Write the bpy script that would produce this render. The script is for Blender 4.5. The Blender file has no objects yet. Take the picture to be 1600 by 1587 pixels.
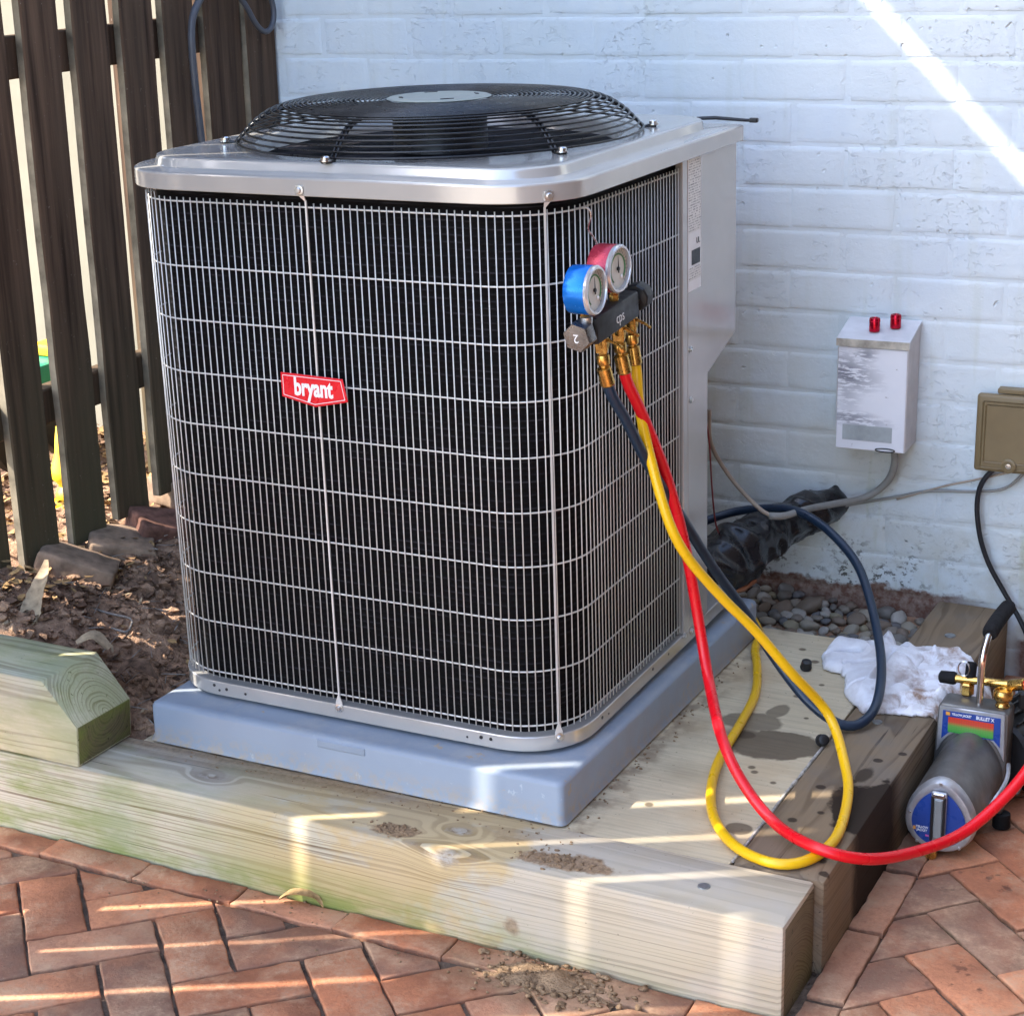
import bpy, bmesh, math, random
from mathutils import Vector, Matrix, noise as mnoise
R = math.radians
random.seed(7)
SC = bpy.context.scene
COL = SC.collection

# ------------------------------------------------------------------ camera
cam_d = bpy.data.cameras.new('camera'); cam = bpy.data.objects.new('camera', cam_d); COL.objects.link(cam)
def cam_axes(p, y, r):
    cy, sy = math.cos(y), math.sin(y)
    f = Vector((math.cos(p)*-sy, math.cos(p)*cy, -math.sin(p))); ri = Vector((cy, sy, 0)); up = ri.cross(f)
    return math.cos(r)*ri+math.sin(r)*up, -math.sin(r)*ri+math.cos(r)*up, f
ri, up, fw = cam_axes(.3030, .4761, -.0252)
m = Matrix((ri, up, -fw)).transposed().to_4x4(); m.translation = (.6794, -2.0887, 1.4216)
cam.matrix_world = m
cam_d.sensor_width = 36; cam_d.sensor_fit = 'HORIZONTAL'; cam_d.lens = 36*2830.8/1600
cam_d.clip_start = .02; cam_d.clip_end = 400
SC.camera = cam
# ------------------------------------------------------------------ sky, sun, exposure
SUN_EL, SUN_AZ = R(42), R(210)          # azimuth of the direction TO the sun, counter-clockwise from +X
W = bpy.data.worlds.new('World'); SC.world = W; W.use_nodes = True
wn = W.node_tree; bg = wn.nodes['Background']
sky = wn.nodes.new('ShaderNodeTexSky'); sky.sky_type = 'NISHITA'; sky.sun_disc = False
sky.sun_elevation = SUN_EL; sky.sun_rotation = R(90)-SUN_AZ
sky.air_density = .8; sky.dust_density = 1.4; sky.ozone_density = .25
wn.links.new(sky.outputs[0], bg.inputs[0]); bg.inputs[1].default_value = .15
sl = bpy.data.lights.new('sun', 'SUN'); sl.energy = 2.0; sl.angle = R(.53); sl.color = (1, .93, .82)
so = bpy.data.objects.new('sun', sl); COL.objects.link(so)
sd = Vector((math.cos(SUN_EL)*math.cos(SUN_AZ), math.cos(SUN_EL)*math.sin(SUN_AZ), math.sin(SUN_EL)))
so.rotation_euler = sd.to_track_quat('Z', 'Y').to_euler(); so.location = sd*8
SC.view_settings.view_transform = 'Standard'; SC.view_settings.look = 'None'
SC.view_settings.gamma = 1; SC.view_settings.use_curve_mapping = False
SC.view_settings.exposure = 2.78

# ------------------------------------------------------------------ node helper
class N:
    def __init__(s, name):
        s.m = bpy.data.materials.new(name); s.m.use_nodes = True
        s.t = s.m.node_tree; s.b = s.t.nodes['Principled BSDF']; s.tc = None
    def new(s, ty, **kw):
        n = s.t.nodes.new(ty)
        for k, v in kw.items(): setattr(n, k, v)
        return n
    def set(s, inp, v):
        if hasattr(v, 'is_output') or isinstance(v, bpy.types.NodeSocket): s.t.links.new(v, inp)
        elif isinstance(v, (tuple, list)) and inp.type == 'RGBA': inp.default_value = (*v[:3], 1)
        else: inp.default_value = v
    def obj(s):
        if not s.tc: s.tc = s.new('ShaderNodeTexCoord')
        return s.tc.outputs['Object']
    def gen_uv(s):
        if not s.tc: s.tc = s.new('ShaderNodeTexCoord')
        return s.tc.outputs['UV']
    def pos(s): return s.new('ShaderNodeNewGeometry').outputs['Position']
    def rnd(s): return s.new('ShaderNodeObjectInfo').outputs['Random']
    def math(s, op, a, b=0., c=None):
        n = s.new('ShaderNodeMath', operation=op); s.set(n.inputs[0], a); s.set(n.inputs[1], b)
        if c is not None: s.set(n.inputs[2], c)
        return n.outputs[0]
    def sep(s, v):
        n = s.new('ShaderNodeSeparateXYZ'); s.set(n.inputs[0], v); return n.outputs
    def comb(s, x, y, z):
        n = s.new('ShaderNodeCombineXYZ')
        for i, v in enumerate((x, y, z)): s.set(n.inputs[i], v)
        return n.outputs[0]
    def vadd(s, a, b):
        n = s.new('ShaderNodeVectorMath', operation='ADD'); s.set(n.inputs[0], a); s.set(n.inputs[1], b); return n.outputs[0]
    def vmul(s, a, b):
        n = s.new('ShaderNodeVectorMath', operation='MULTIPLY'); s.set(n.inputs[0], a); s.set(n.inputs[1], b); return n.outputs[0]
    def dist(s, a, b):
        n = s.new('ShaderNodeVectorMath', operation='DISTANCE'); s.set(n.inputs[0], a); s.set(n.inputs[1], b); return n.outputs['Value']
    def noise(s, v, scale, detail=4., rough=.55, dist=0.):
        n = s.new('ShaderNodeTexNoise'); s.set(n.inputs['Vector'], v)
        for k, x in (('Scale', scale), ('Detail', detail), ('Roughness', rough), ('Distortion', dist)): s.set(n.inputs[k], x)
        return n.outputs['Fac']
    def voro(s, v, scale, feature='F1'):
        n = s.new('ShaderNodeTexVoronoi', feature=feature); s.set(n.inputs['Vector'], v); s.set(n.inputs['Scale'], scale)
        return n.outputs['Distance']
    def mr(s, v, a, b, c=0., d=1., smooth=False):
        n = s.new('ShaderNodeMapRange'); n.clamp = True
        if smooth: n.interpolation_type = 'SMOOTHSTEP'
        for i, x in enumerate((v, a, b, c, d)): s.set(n.inputs[i], x)
        return n.outputs[0]
    def mix(s, f, a, b, blend='MIX'):
        n = s.new('ShaderNodeMix', data_type='RGBA', blend_type=blend)
        s.set(n.inputs[0], f); s.set(n.inputs[6], a); s.set(n.inputs[7], b); return n.outputs[2]
    def bump(s, h, strength=.3, dist=.002, normal=None):
        n = s.new('ShaderNodeBump'); s.set(n.inputs['Height'], h); n.inputs['Strength'].default_value = strength
        n.inputs['Distance'].default_value = dist
        if normal is not None: s.set(n.inputs['Normal'], normal)
        return n.outputs[0]
    def out(s, color, rough=.6, metal=0., normal=None, **kw):
        s.set(s.b.inputs['Base Color'], color); s.set(s.b.inputs['Roughness'], rough); s.set(s.b.inputs['Metallic'], metal)
        if normal is not None: s.set(s.b.inputs['Normal'], normal)
        if 'Specular_IOR_Level' not in kw and not metal: s.b.inputs['Specular IOR Level'].default_value = .14 if (not isinstance(rough, float) or rough > .55) else .4
        for k, v in kw.items(): s.set(s.b.inputs[k.replace('_', ' ')], v)
        return s.m

def simple(name, c, rough=.5, metal=0., var=.12, scale=18., bump=0., bscale=120., coat=0.):
    n = N(name); v = n.obj()
    f = n.noise(v, scale, 5., .6)
    dark = tuple(x*(1-var*1.6) for x in c); lite = tuple(min(1, x*(1+var)) for x in c)
    col = n.mix(n.mr(f, .3, .7), dark, lite)
    nrm = n.bump(n.noise(v, bscale, 3.), bump, .001) if bump else None
    rg = n.mr(n.noise(v, scale*2.3, 4.), .3, .7, max(.02, rough-.1), min(1, rough+.1))
    return n.out(col, rg, metal, nrm, Coat_Weight=coat, Specular_IOR_Level=.14 if rough > .55 else .45)

# ------------------------------------------------------------------ materials
def blot(n, px, py, cx, cy, rx, ry, ang=0., wob=None, edge=.12):
    """1 inside an uneven ellipse in a plane, 0 outside"""
    c, s_ = math.cos(ang), math.sin(ang)
    dx = n.math('SUBTRACT', px, cx); dy = n.math('SUBTRACT', py, cy)
    u = n.math('MULTIPLY_ADD', dx, c/rx, n.math('MULTIPLY', dy, s_/rx))
    w = n.math('MULTIPLY_ADD', dx, -s_/ry, n.math('MULTIPLY', dy, c/ry))
    r = n.math('SQRT', n.math('MULTIPLY_ADD', u, u, n.math('MULTIPLY', w, w)))
    if wob is not None: r = n.math('ADD', r, wob)
    return n.mr(r, 1-edge, 1+edge, 1., 0.)

def mat_wall():
    n = N('wall_white_paint'); p = n.pos(); x, y, z = n.sep(p)
    big = n.noise(p, 2.2, 4., .6); med = n.noise(p, 9., 5., .6); fine = n.noise(p, 60., 5., .65)
    col = n.mix(n.mr(big, .35, .65), (.60, .665, .685), (.68, .735, .745))
    col = n.mix(n.mr(n.noise(n.vadd(p, (3, 9, 1)), 5., 4.), .5, .72, 0, .45), col, (.56, .645, .73))
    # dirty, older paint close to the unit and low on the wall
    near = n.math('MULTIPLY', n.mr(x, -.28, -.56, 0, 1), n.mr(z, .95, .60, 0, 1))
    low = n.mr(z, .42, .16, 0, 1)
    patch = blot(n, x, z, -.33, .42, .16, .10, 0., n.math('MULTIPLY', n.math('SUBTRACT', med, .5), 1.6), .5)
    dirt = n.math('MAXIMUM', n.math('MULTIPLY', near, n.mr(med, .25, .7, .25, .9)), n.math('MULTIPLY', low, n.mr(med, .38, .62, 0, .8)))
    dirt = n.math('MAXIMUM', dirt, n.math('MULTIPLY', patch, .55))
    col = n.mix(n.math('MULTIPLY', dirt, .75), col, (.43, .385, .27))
    # greenish runs
    run = n.noise(n.vmul(p, (26, 26, 2.2)), 1., 3.)
    col = n.mix(n.math('MULTIPLY', n.mr(run, .57, .70, 0, .5), n.mr(z, .8, .2, .2, 1)), col, (.42, .45, .27))
    # flecks of black grime and chipped paint near the ground
    fl = n.math('MULTIPLY', n.mr(n.noise(n.vmul(p, (60, 60, 90)), 1., 4., .7), .53, .58), n.math('MULTIPLY', n.mr(z, .33, .17, 0, 1), n.mr(x, -.02, -.2, 0, 1)))
    col = n.mix(n.math('MULTIPLY', fl, n.mr(n.noise(p, 14., 3.), .42, .55, 0, .9)), col, (.06, .055, .04))
    bare2 = n.math('MULTIPLY', n.mr(x, .02, .04), n.mr(n.math('ADD', z, n.math('MULTIPLY', n.math('SUBTRACT', med, .5), .12)), .10, .085))
    bare = n.math('MULTIPLY', n.mr(n.math('ADD', z, n.math('MULTIPLY', n.math('SUBTRACT', med, .5), .10)), .150, .143), n.mr(x, -.02, -.12))
    bare = n.math('MAXIMUM', bare, bare2)
    col = n.mix(bare, col, n.mix(n.mr(fine, .4, .6), (.15, .075, .052), (.27, .20, .16)))
    h = n.math('ADD', n.math('MULTIPLY', n.noise(p, 30., 6., .66), .42), n.math('MULTIPLY', n.noise(p, 110., 4., .65), .28))
    ck = n.math('MULTIPLY', n.mr(n.noise(n.vmul(p, (60, 60, 85)), 1., 5., .68, .6), .37, .43, -.26, 0), n.mr(n.noise(p, 7., 3.), .44, .56))
    h = n.math('ADD', h, ck)
    pits = n.mr(n.voro(n.vadd(p, n.vmul(n.comb(med, big, med), (.06, .06, .06))), 42.), .02, .16, -1.1, 0)
    pits = n.math('MULTIPLY', pits, n.mr(n.noise(p, 6., 2.), .52, .62))
    return n.out(col, n.mr(fine, .3, .7, .5, .75), 0., n.bump(n.math('ADD', h, pits), .7, .0048))

def wood(name, light, dark, axis=0, pith=(.0, .0), pitch=.0055, algae=0., knots=(), warm=None, rough=.75, seed=0., extra=None, wobble=.035, grey=.3, lines=1., pale=None):
    """solid wood: rings round a pith that runs along the axis"""
    n = N(name); v = n.obj(); v = n.vadd(v, n.comb(0, 0, 0)); c = n.sep(v)
    a = c[axis]; o1, o2 = [c[i] for i in range(3) if i != axis]
    st = [7., 7., 7.]; st[axis] = .9
    wv = n.vadd(n.vmul(v, tuple(st)), (seed, seed*1.7, seed*.3))
    w1 = n.math('SUBTRACT', n.noise(wv, 1., 3., .5), .5)
    d1 = n.math('SUBTRACT', o1, pith[0]); d2 = n.math('SUBTRACT', o2, pith[1])
    r = n.math('SQRT', n.math('MULTIPLY_ADD', d1, d1, n.math('MULTIPLY', d2, d2)))
    r = n.math('MULTIPLY_ADD', w1, wobble, r)
    kd = None
    for (kx, ky, kz, ks) in knots:
        dd = n.dist(n.vmul(v, (.55, 1, 1)) if axis == 0 else v, (kx*.55 if axis == 0 else kx, ky, kz))
        g = n.mr(dd, 0, ks*3.2, 1., 0., True)
        r = n.math('MULTIPLY_ADD', g, ks*1.1, r)
        k = n.mr(n.math('MULTIPLY_ADD', n.math('SUBTRACT', n.noise(v, 60., 3.), .5), ks*1.6, dd), ks*.45, ks*1.0, 1., 0.)
        kd = k if kd is None else n.math('MAXIMUM', kd, k)
    ph = n.math('DIVIDE', r, pitch)
    ph = n.math('MULTIPLY_ADD', n.noise(n.comb(n.math('MULTIPLY', r, 75.), seed, 0), 1., 3., .6), 3.6, ph)
    ph = n.math('MULTIPLY_ADD', n.noise(n.vmul(wv, (1.3, 1.3, 1.3)), 1., 2.), 2.2, ph)
    saw = n.math('FRACT', ph)
    ring = n.math('MULTIPLY', n.mr(saw, .42, .84, 0, 1, True), n.mr(saw, 1., .91, 0, 1))
    ring = n.math('MULTIPLY', ring, n.mr(n.noise(n.vmul(wv, (2.1, 2.1, 2.1)), 1., 4., .6), .3, .62, .35, 1.))
    ring = n.math('MULTIPLY', ring, n.mr(n.noise(n.comb(n.math('MULTIPLY', n.math('FLOOR', ph), .73), 2., 0), 1., 2.), .36, .60, .2, 1.))
    st2 = [260., 260., 260.]; st2[axis] = 9.
    fib = n.noise(n.vmul(v, tuple(st2)), 1., 3.)
    big = n.noise(n.vadd(v, (seed, 2., 5.)), 7., 4.)
    col = n.mix(n.math('MULTIPLY', ring, lines), light, dark)
    col = n.mix(n.mr(fib, .35, .75, 0, .35), col, tuple(x*.62 for x in light))
    st3 = [120., 120., 120.]; st3[axis] = 2.4
    crk = n.mr(n.noise(n.vadd(n.vmul(v, tuple(st3)), (seed, 3, 1)), 1., 3., .55), .665, .70, 0, .8)
    col = n.mix(crk, col, tuple(q*.35 for q in dark))
    wzone = n.math('MULTIPLY', n.mr(c[0], -1.0, -.8), n.mr(n.math('MULTIPLY_ADD', n.math('SUBTRACT', big, .5), .25, c[0]), -.41, -.43)) if axis == 0 else .6
    gc = sum(light)/3
    if pale: col = n.mix(n.mr(n.math('MULTIPLY_ADD', n.math('SUBTRACT', big, .5), .3, c[0]), -.43, -.40), col, n.mix(n.math('MULTIPLY', ring, .8), pale, tuple(q*.42 for q in pale)))
    col = n.mix(n.mr(big, .45, .62, 0, grey), col, (gc*1.02, gc*1.0, gc*.95))
    if warm: col = n.mix(n.math('MULTIPLY', wzone, n.mr(n.noise(n.vadd(n.vmul(v, (1, 1.6, 1.6) if axis == 0 else (1.6, 1, 1.6)), (seed+4, 1, 1)), 4., 7., .62), .42, .50, 0, .62)), col, n.mix(n.math('MULTIPLY', ring, .7), warm, tuple(q*.5 for q in warm)))
    if kd is not None:
        kc = n.mix(n.mr(n.math('FRACT', n.math('MULTIPLY', r, 240.)), .3, .9), (.40, .35, .28), (.20, .145, .10))
        kc = n.mix(n.mr(n.noise(v, 90., 4.), .45, .6), kc, (.47, .44, .39))
        col = n.mix(n.math('MULTIPLY', kd, .75), col, kc)
    spk = n.mr(n.noise(v, 150., 3., .7), .66, .70, 0, .55)
    col = n.mix(n.math('MULTIPLY', spk, n.mr(n.noise(v, 9., 2.), .45, .6)), col, (.05, .042, .03))
    if algae:
        ax = n.mr(c[0], -.75, -1.35, 0, 1); az_ = n.mr(c[2], .075, 0., .0, 1.)
        al = n.math('MULTIPLY', n.mr(n.noise(n.vmul(v, (3.2, 7, 11)), 1., 7., .66), .42, .58), n.math('MAXIMUM', n.math('MULTIPLY', ax, 1.), n.math('MULTIPLY', az_, n.mr(c[0], -.2, -.6, .25, 1))))
        col = n.mix(n.math('MULTIPLY', al, algae), col, (.185, .235, .05))
    if extra: col = extra(n, col, c, v)
    hgt = n.math('ADD', n.math('MULTIPLY', ring, -.6), n.math('MULTIPLY', fib, .6))
    return n.out(col, rough, 0., n.bump(hgt, .45, .0012))

def stains_side(n, col, c, v):
    x, y, z = c
    wob = n.math('MULTIPLY', n.math('SUBTRACT', n.noise(v, 16., 4., .6), .5), 1.3)
    wet = blot(n, x, y, .012, .395, .072, .10, 0., wob, .06)
    wet = n.math('MAXIMUM', wet, n.math('MULTIPLY', blot(n, x, y, -.035, .50, .012, .03, 0., wob, .2), .8))
    run = n.math('MULTIPLY', n.mr(n.math('ADD', y, n.math('MULTIPLY', wob, .03)), .275, .30), n.mr(y, .55, .50))
    run = n.math('MULTIPLY', run, n.mr(x, .006, .0125))
    wet = n.math('MAXIMUM', wet, n.math('MULTIPLY', run, .9))
    for q in ((-.090, .305), (.004, .165), (-.058, .345), (-.010, .20), (-.085, .43), (-.03, .56), (-.045, .47), (.0, .6)):
        wet = n.math('MAXIMUM', wet, n.math('MULTIPLY', blot(n, x, y, q[0], q[1], .007, .007, 0., wob, .2), .85))
    return n.mix(n.math('MULTIPLY', wet, .94), col, (.020, .013, .009))

def stains_top(n, col, c, v):     # warm bare patch and mud smears on the front timber
    x, y, z = c
    wob = n.math('MULTIPLY', n.math('SUBTRACT', n.noise(v, 22., 5., .65), .5), 2.2)
    mud = blot(n, x, y, -.345, .045, .075, .022, .1, wob, .15)
    mud = n.math('MAXIMUM', mud, blot(n, x, y, -.63, .028, .045, .018, .1, wob, .15))
    mud = n.math('MAXIMUM', mud, n.math('MULTIPLY', blot(n, x, y, -.45, .085, .04, .02, .1, wob, .3), .4))
    mud = n.math('MULTIPLY', mud, n.mr(z, .12, .135))
    back = n.math('MULTIPLY', n.mr(n.math('MULTIPLY_ADD', wob, .012, y), .085, .125), n.mr(x, -.5, -.75))
    mud = n.math('MAXIMUM', mud, n.math('MULTIPLY', back, .75))
    mud = n.math('MAXIMUM', mud, n.math('MULTIPLY', blot(n, x, z, -.415, .038, .013, .014, 0., wob, .3), n.math('MULTIPLY', n.mr(y, .003, .0005), .75)))
    return n.mix(n.math('MULTIPLY', mud, .92), col, n.mix(n.mr(n.noise(v, 120., 4., .7), .35, .65), (.17, .105, .06), (.36, .235, .135)))

def mat_ply():
    n = N('weathered_plywood'); v = n.obj(); x, y, z = n.sep(v)
    g = n.noise(n.vmul(v, (9, 160, 20)), 1., 4., .6); b = n.noise(v, 6., 5., .6)
    col = n.mix(n.mr(b, .35, .65), (.54, .445, .295), (.64, .545, .37))
    col = n.mix(n.mr(g, .4, .7, 0, .45), col, (.34, .29, .215))
    col = n.mix(n.mr(n.noise(n.vadd(v, (1, 4, 2)), 4., 6., .6), .52, .62, 0, .5), col, (.50, .37, .22))
    wob = n.math('MULTIPLY', n.math('SUBTRACT', n.noise(v, 15., 4., .55), .5), .9)
    st = blot(n, x, y, -.27, .632, .055, .036, .1, wob, .07)
    st = n.math('MAXIMUM', st, blot(n, x, y, -.243, .690, .017, .034, -.15, wob, .1))
    st = n.math('MULTIPLY', st, .62)
    st = n.math('MAXIMUM', st, n.math('MULTIPLY', blot(n, x, y, -.205, .556, .078, .058, .25, wob, .06), .78))
    st = n.math('MAXIMUM', st, n.math('MULTIPLY', blot(n, x, y, -.262, .575, .03, .028, .25, wob, .5), .9))
    st = n.math('MAXIMUM', st, n.math('MULTIPLY', blot(n, x, y, -.156, .252, .021, .019, 0, n.math('MULTIPLY', wob, .4), .08), .7))
    st = n.math('MAXIMUM', st, n.math('MULTIPLY', blot(n, x, y, -.30, .40, .05, .035, 0, wob, .6), .28))
    for q in ((-.255, .93, .008), (-.295, .98, .006), (-.235, .765, .007), (-.21, .46, .006), (-.20, .445, .006), (-.19, .68, .004), (-.21, .83, .005), (-.16, .42, .005), (-.31, .27, .007)):
        st = n.math('MAXIMUM', st, n.math('MULTIPLY', blot(n, x, y, q[0], q[1], q[2], q[2], 0, wob, .25), .75))
    spk = n.mr(n.noise(v, 130., 3., .7), .67, .72, 0, .6)
    col = n.mix(spk, col, (.10, .075, .05))
    col = n.mix(st, col, (.055, .036, .023))
    dirt = n.math('MULTIPLY', n.mr(n.math('MULTIPLY_ADD', wob, .05, x), -.33, -.385), n.mr(n.noise(v, 22., 4.), .45, .6, 0, .7))
    col = n.mix(dirt, col, (.20, .14, .09))
    return n.out(col, .8, 0., n.bump(n.math('ADD', g, n.noise(v, 60., 4.)), .3, .0015))

def mat_paver():
    n = N('red_paving_brick'); v = n.obj(); p = n.pos(); r = n.rnd()
    vv = n.vadd(v, n.comb(n.math('MULTIPLY', r, 13.), n.math('MULTIPLY', r, 7.), 0.))
    f1 = n.noise(vv, 16., 5., .6); f2 = n.noise(vv, 60., 5., .65); f3 = n.noise(vv, 5., 3.)
    col = n.mix(r, (.52, .192, .092), (.64, .272, .138))
    col = n.mix(n.mr(f3, .40, .62, 0, .75), col, (.215, .09, .052))
    col = n.mix(n.mr(f1, .50, .66, 0, .6), col, (.47, .205, .105))
    r2 = n.math('FRACT', n.math('MULTIPLY', r, 17.3))
    col = n.mix(n.math('MULTIPLY', n.mr(r2, .68, .74), n.mr(f1, .3, .6, .35, .9)), col, (.24, .14, .095))
    col = n.mix(n.math('MULTIPLY', n.mr(r2, .2, .14), n.mr(f1, .3, .6, .3, .75)), col, (.50, .27, .165))
    x, y, z = n.sep(p)
    # pale mortar bloom and dark blotches on a few bricks at the right
    rr = n.mr(x, .07, .15)
    col = n.mix(n.math('MULTIPLY', n.math('MULTIPLY', rr, n.mr(r2, .45, .6)), n.mr(f3, .35, .6, .1, .6)), col, (.30, .19, .13))
    blk = n.math('MULTIPLY', n.mr(n.noise(vv, 34., 3., .5), .60, .66), n.math('MULTIPLY', rr, n.mr(n.noise(vv, 3.3, 2.), .48, .55)))
    col = n.mix(n.math('MULTIPLY', blk, .75), col, (.075, .04, .03))
    spk = n.mr(n.noise(p, 190., 3., .7), .68, .72, 0, .8)
    col = n.mix(n.math('MULTIPLY', spk, n.mr(n.noise(p, 6., 3.), .45, .6)), col, (.50, .36, .26))
    spd = n.mr(n.noise(n.vadd(p, (4, 4, 4)), 120., 3., .7), .68, .72, 0, .7)
    col = n.mix(spd, col, (.07, .035, .025))
    # spilled soil where it lies
    wob = n.math('MULTIPLY', n.math('SUBTRACT', n.noise(p, 16., 5., .65), .5), 2.4)
    soil = blot(n, x, y, -.33, -.06, .15, .055, 0., wob, .5)
    col = n.mix(n.math('MULTIPLY', soil, .8), col, (.37, .24, .14))
    # moss on the arrises at the right
    ms = n.math('MULTIPLY', n.math('MULTIPLY', n.mr(z, -.002, -.008), rr), n.mr(f3, .45, .6))
    col = n.mix(n.math('MULTIPLY', ms, .7), col, (.13, .16, .07))
    f4 = n.noise(vv, 260., 4., .7); f5 = n.noise(vv, 110., 5., .7)
    col = n.mix(n.mr(f5, .40, .68, 0, .40), col, (.24, .10, .062))
    col = n.mix(n.mr(f4, .62, .70, 0, .5), col, (.55, .34, .23))
    dst = n.math('MULTIPLY', n.mr(n.noise(n.vadd(p, (7, 2, 0)), 9., 6., .65), .47, .62), n.mr(f5, .3, .62, .15, .75))
    col = n.mix(dst, col, (.60, .385, .235))
    ob = n.sep(v)
    edge = n.mr(ob[2], -.0008, -.0045)
    col = n.mix(n.math('MULTIPLY', edge, n.mr(f2, .4, .6, .1, .6)), col, (.15, .095, .07))
    h = n.math('ADD', n.math('ADD', n.math('MULTIPLY', f1, .7), n.math('MULTIPLY', f2, .7)), n.math('MULTIPLY', f5, .7))
    return n.out(col, n.mr(f1, .3, .7, .72, .95), 0., n.bump(h, .8, .0030))

def mat_dirt(name='bare_soil', a=(.14, .08, .052), b=(.50, .315, .20)):
    n = N(name); p = n.pos()
    f = n.noise(p, 40., 8., .7); g = n.noise(p, 9., 4.)
    col = n.mix(n.mr(f, .35, .68), a, b)
    col = n.mix(n.mr(g, .5, .65, 0, .5), col, tuple(x*1.25 for x in b))
    h = n.math('ADD', f, n.math('MULTIPLY', n.noise(p, 160., 4.), .5))
    return n.out(col, .95, 0., n.bump(h, 1., .008))

def mat_stone():
    n = N('river_stone'); v = n.obj(); r = n.rnd()
    vv = n.vadd(v, n.comb(n.math('MULTIPLY', r, 31.), n.math('MULTIPLY', r, 17.), 3.))
    f = n.noise(vv, 30., 5., .6)
    rp = n.new('ShaderNodeValToRGB'); n.set(rp.inputs[0], r)
    cr = rp.color_ramp; cr.interpolation = 'CONSTANT'
    cols = [(.20, .185, .16), (.26, .22, .17), (.14, .14, .142), (.36, .32, .24), (.22, .165, .115), (.46, .43, .37), (.17, .15, .125), (.31, .27, .17)]
    for i, cc in enumerate(cols):
        e = cr.elements[i] if i < 2 else cr.elements.new(i/8)
        e.position = i/8; e.color = (*cc, 1)
    col = n.mix(n.mr(f, .35, .7, 0, .6), rp.outputs[0], (.07, .068, .064))
    return n.out(col, .55, 0., n.bump(n.noise(vv, 90., 4.), .25, .001))

def mat_paint_metal(name, c, rough=.32, metal=.55):
    n = N(name); v = n.obj()
    f = n.noise(v, 5., 4.); g = n.noise(v, 90., 3., .6)
    col = n.mix(n.mr(f, .35, .65), tuple(x*.94 for x in c), tuple(min(1, x*1.05) for x in c))
    col = n.mix(n.mr(n.noise(v, 40., 4., .7), .68, .73, 0, .25), col, tuple(x*.6 for x in c))
    return n.out(col, n.mr(f, .3, .7, rough-.06, rough+.08), metal, n.bump(g, .06, .0006), Specular_IOR_Level=.5)

def mat_pad():
    n = N('blue_grey_plastic'); v = n.obj(); x, y, z = n.sep(v)
    f = n.noise(v, 6., 4.); sc = n.noise(n.vmul(v, (40, 6, 30)), 1., 4., .7)
    col = n.mix(n.mr(f, .35, .65), (.24, .285, .345), (.27, .315, .375))
    col = n.mix(n.mr(sc, .66, .72, 0, .35), col, (.55, .58, .62))
    mud = n.mr(n.noise(v, 26., 4., .6), .665, .70, 0, .75)
    spl = n.math('MULTIPLY', n.mr(z, .180, .142), n.mr(n.noise(v, 60., 5., .7), .42, .62, 0, .75))
    top = n.math('MULTIPLY', n.mr(z, .205, .209), n.mr(n.noise(v, 11., 6., .7), .46, .66, 0, .5))
    col = n.mix(top, col, (.40, .39, .37))
    col = n.mix(n.math('MAXIMUM', mud, spl), col, (.40, .30, .19))
    side_shade = n.math('MULTIPLY', n.mr(x, -.4, -.3986), n.mr(n.noise(v, 9., 4.), .35, .65, .1, .55))  # right face browned in the colour for its shade and brick bounce
    col = n.mix(side_shade, col, (.26, .23, .21))
    return n.out(col, n.mr(f, .3, .7, .36, .5), 0., n.bump(n.math('ADD', n.noise(v, 70., 3.), n.math('MULTIPLY', n.noise(v, 420., 2.), .8)), .16, .001), Specular_IOR_Level=.4)

def mat_coil():
    n = N('black_coil_fins'); v = n.obj(); x, y, z = n.sep(v)
    s1 = n.math('SINE', n.math('MULTIPLY', z, 2*math.pi/.0105))
    br = n.noise(n.vmul(v, (20, 20, 50)), 1., 4., .7)
    ln = n.math('MULTIPLY', n.mr(s1, .5, 1.), n.mr(n.noise(n.vmul(v, (14, 14, 120)), 1., 3.), .45, .65))
    col = n.mix(ln, (.0022, .002, .0022), (.026, .024, .029))
    return n.out(col, .8, 0., n.bump(s1, .3, .002), Specular_IOR_Level=.12)

def mat_scuffed():
    n = N('scuffed_white_paint'); p = n.obj(); x, y, z = n.sep(p)
    f = n.noise(p, 7., 5.); st = n.noise(n.vmul(p, (26, 26, 150)), 1., 4., .7)
    col = n.mix(n.mr(f, .35, .65), (.72, .73, .76), (.80, .81, .83))
    band = n.math('MAXIMUM', blot(n, x, z, -.300, .612, .055, .030, -.25, n.math('SUBTRACT', f, .5), .6), n.math('MULTIPLY', blot(n, x, z, -.29, .525, .06, .013, -.1, n.math('SUBTRACT', f, .5), .6), .8))
    band = n.math('MAXIMUM', band, n.math('MULTIPLY', blot(n, x, z, -.265, .652, .018, .014, .2, None, .7), .8))
    band = n.math('MAXIMUM', band, n.math('MULTIPLY', blot(n, x, z, -.30, .575, .02, .03, .2, None, .8), .5))
    col = n.mix(n.math('MULTIPLY', band, n.mr(st, .43, .50)), col, (.23, .235, .27))
    chip = n.mr(n.noise(p, 45., 4., .7), .67, .70, 0, .8)
    col = n.mix(chip, col, (.40, .39, .38))
    return n.out(col, .5, 0., n.bump(st, .15, .001))

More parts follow.
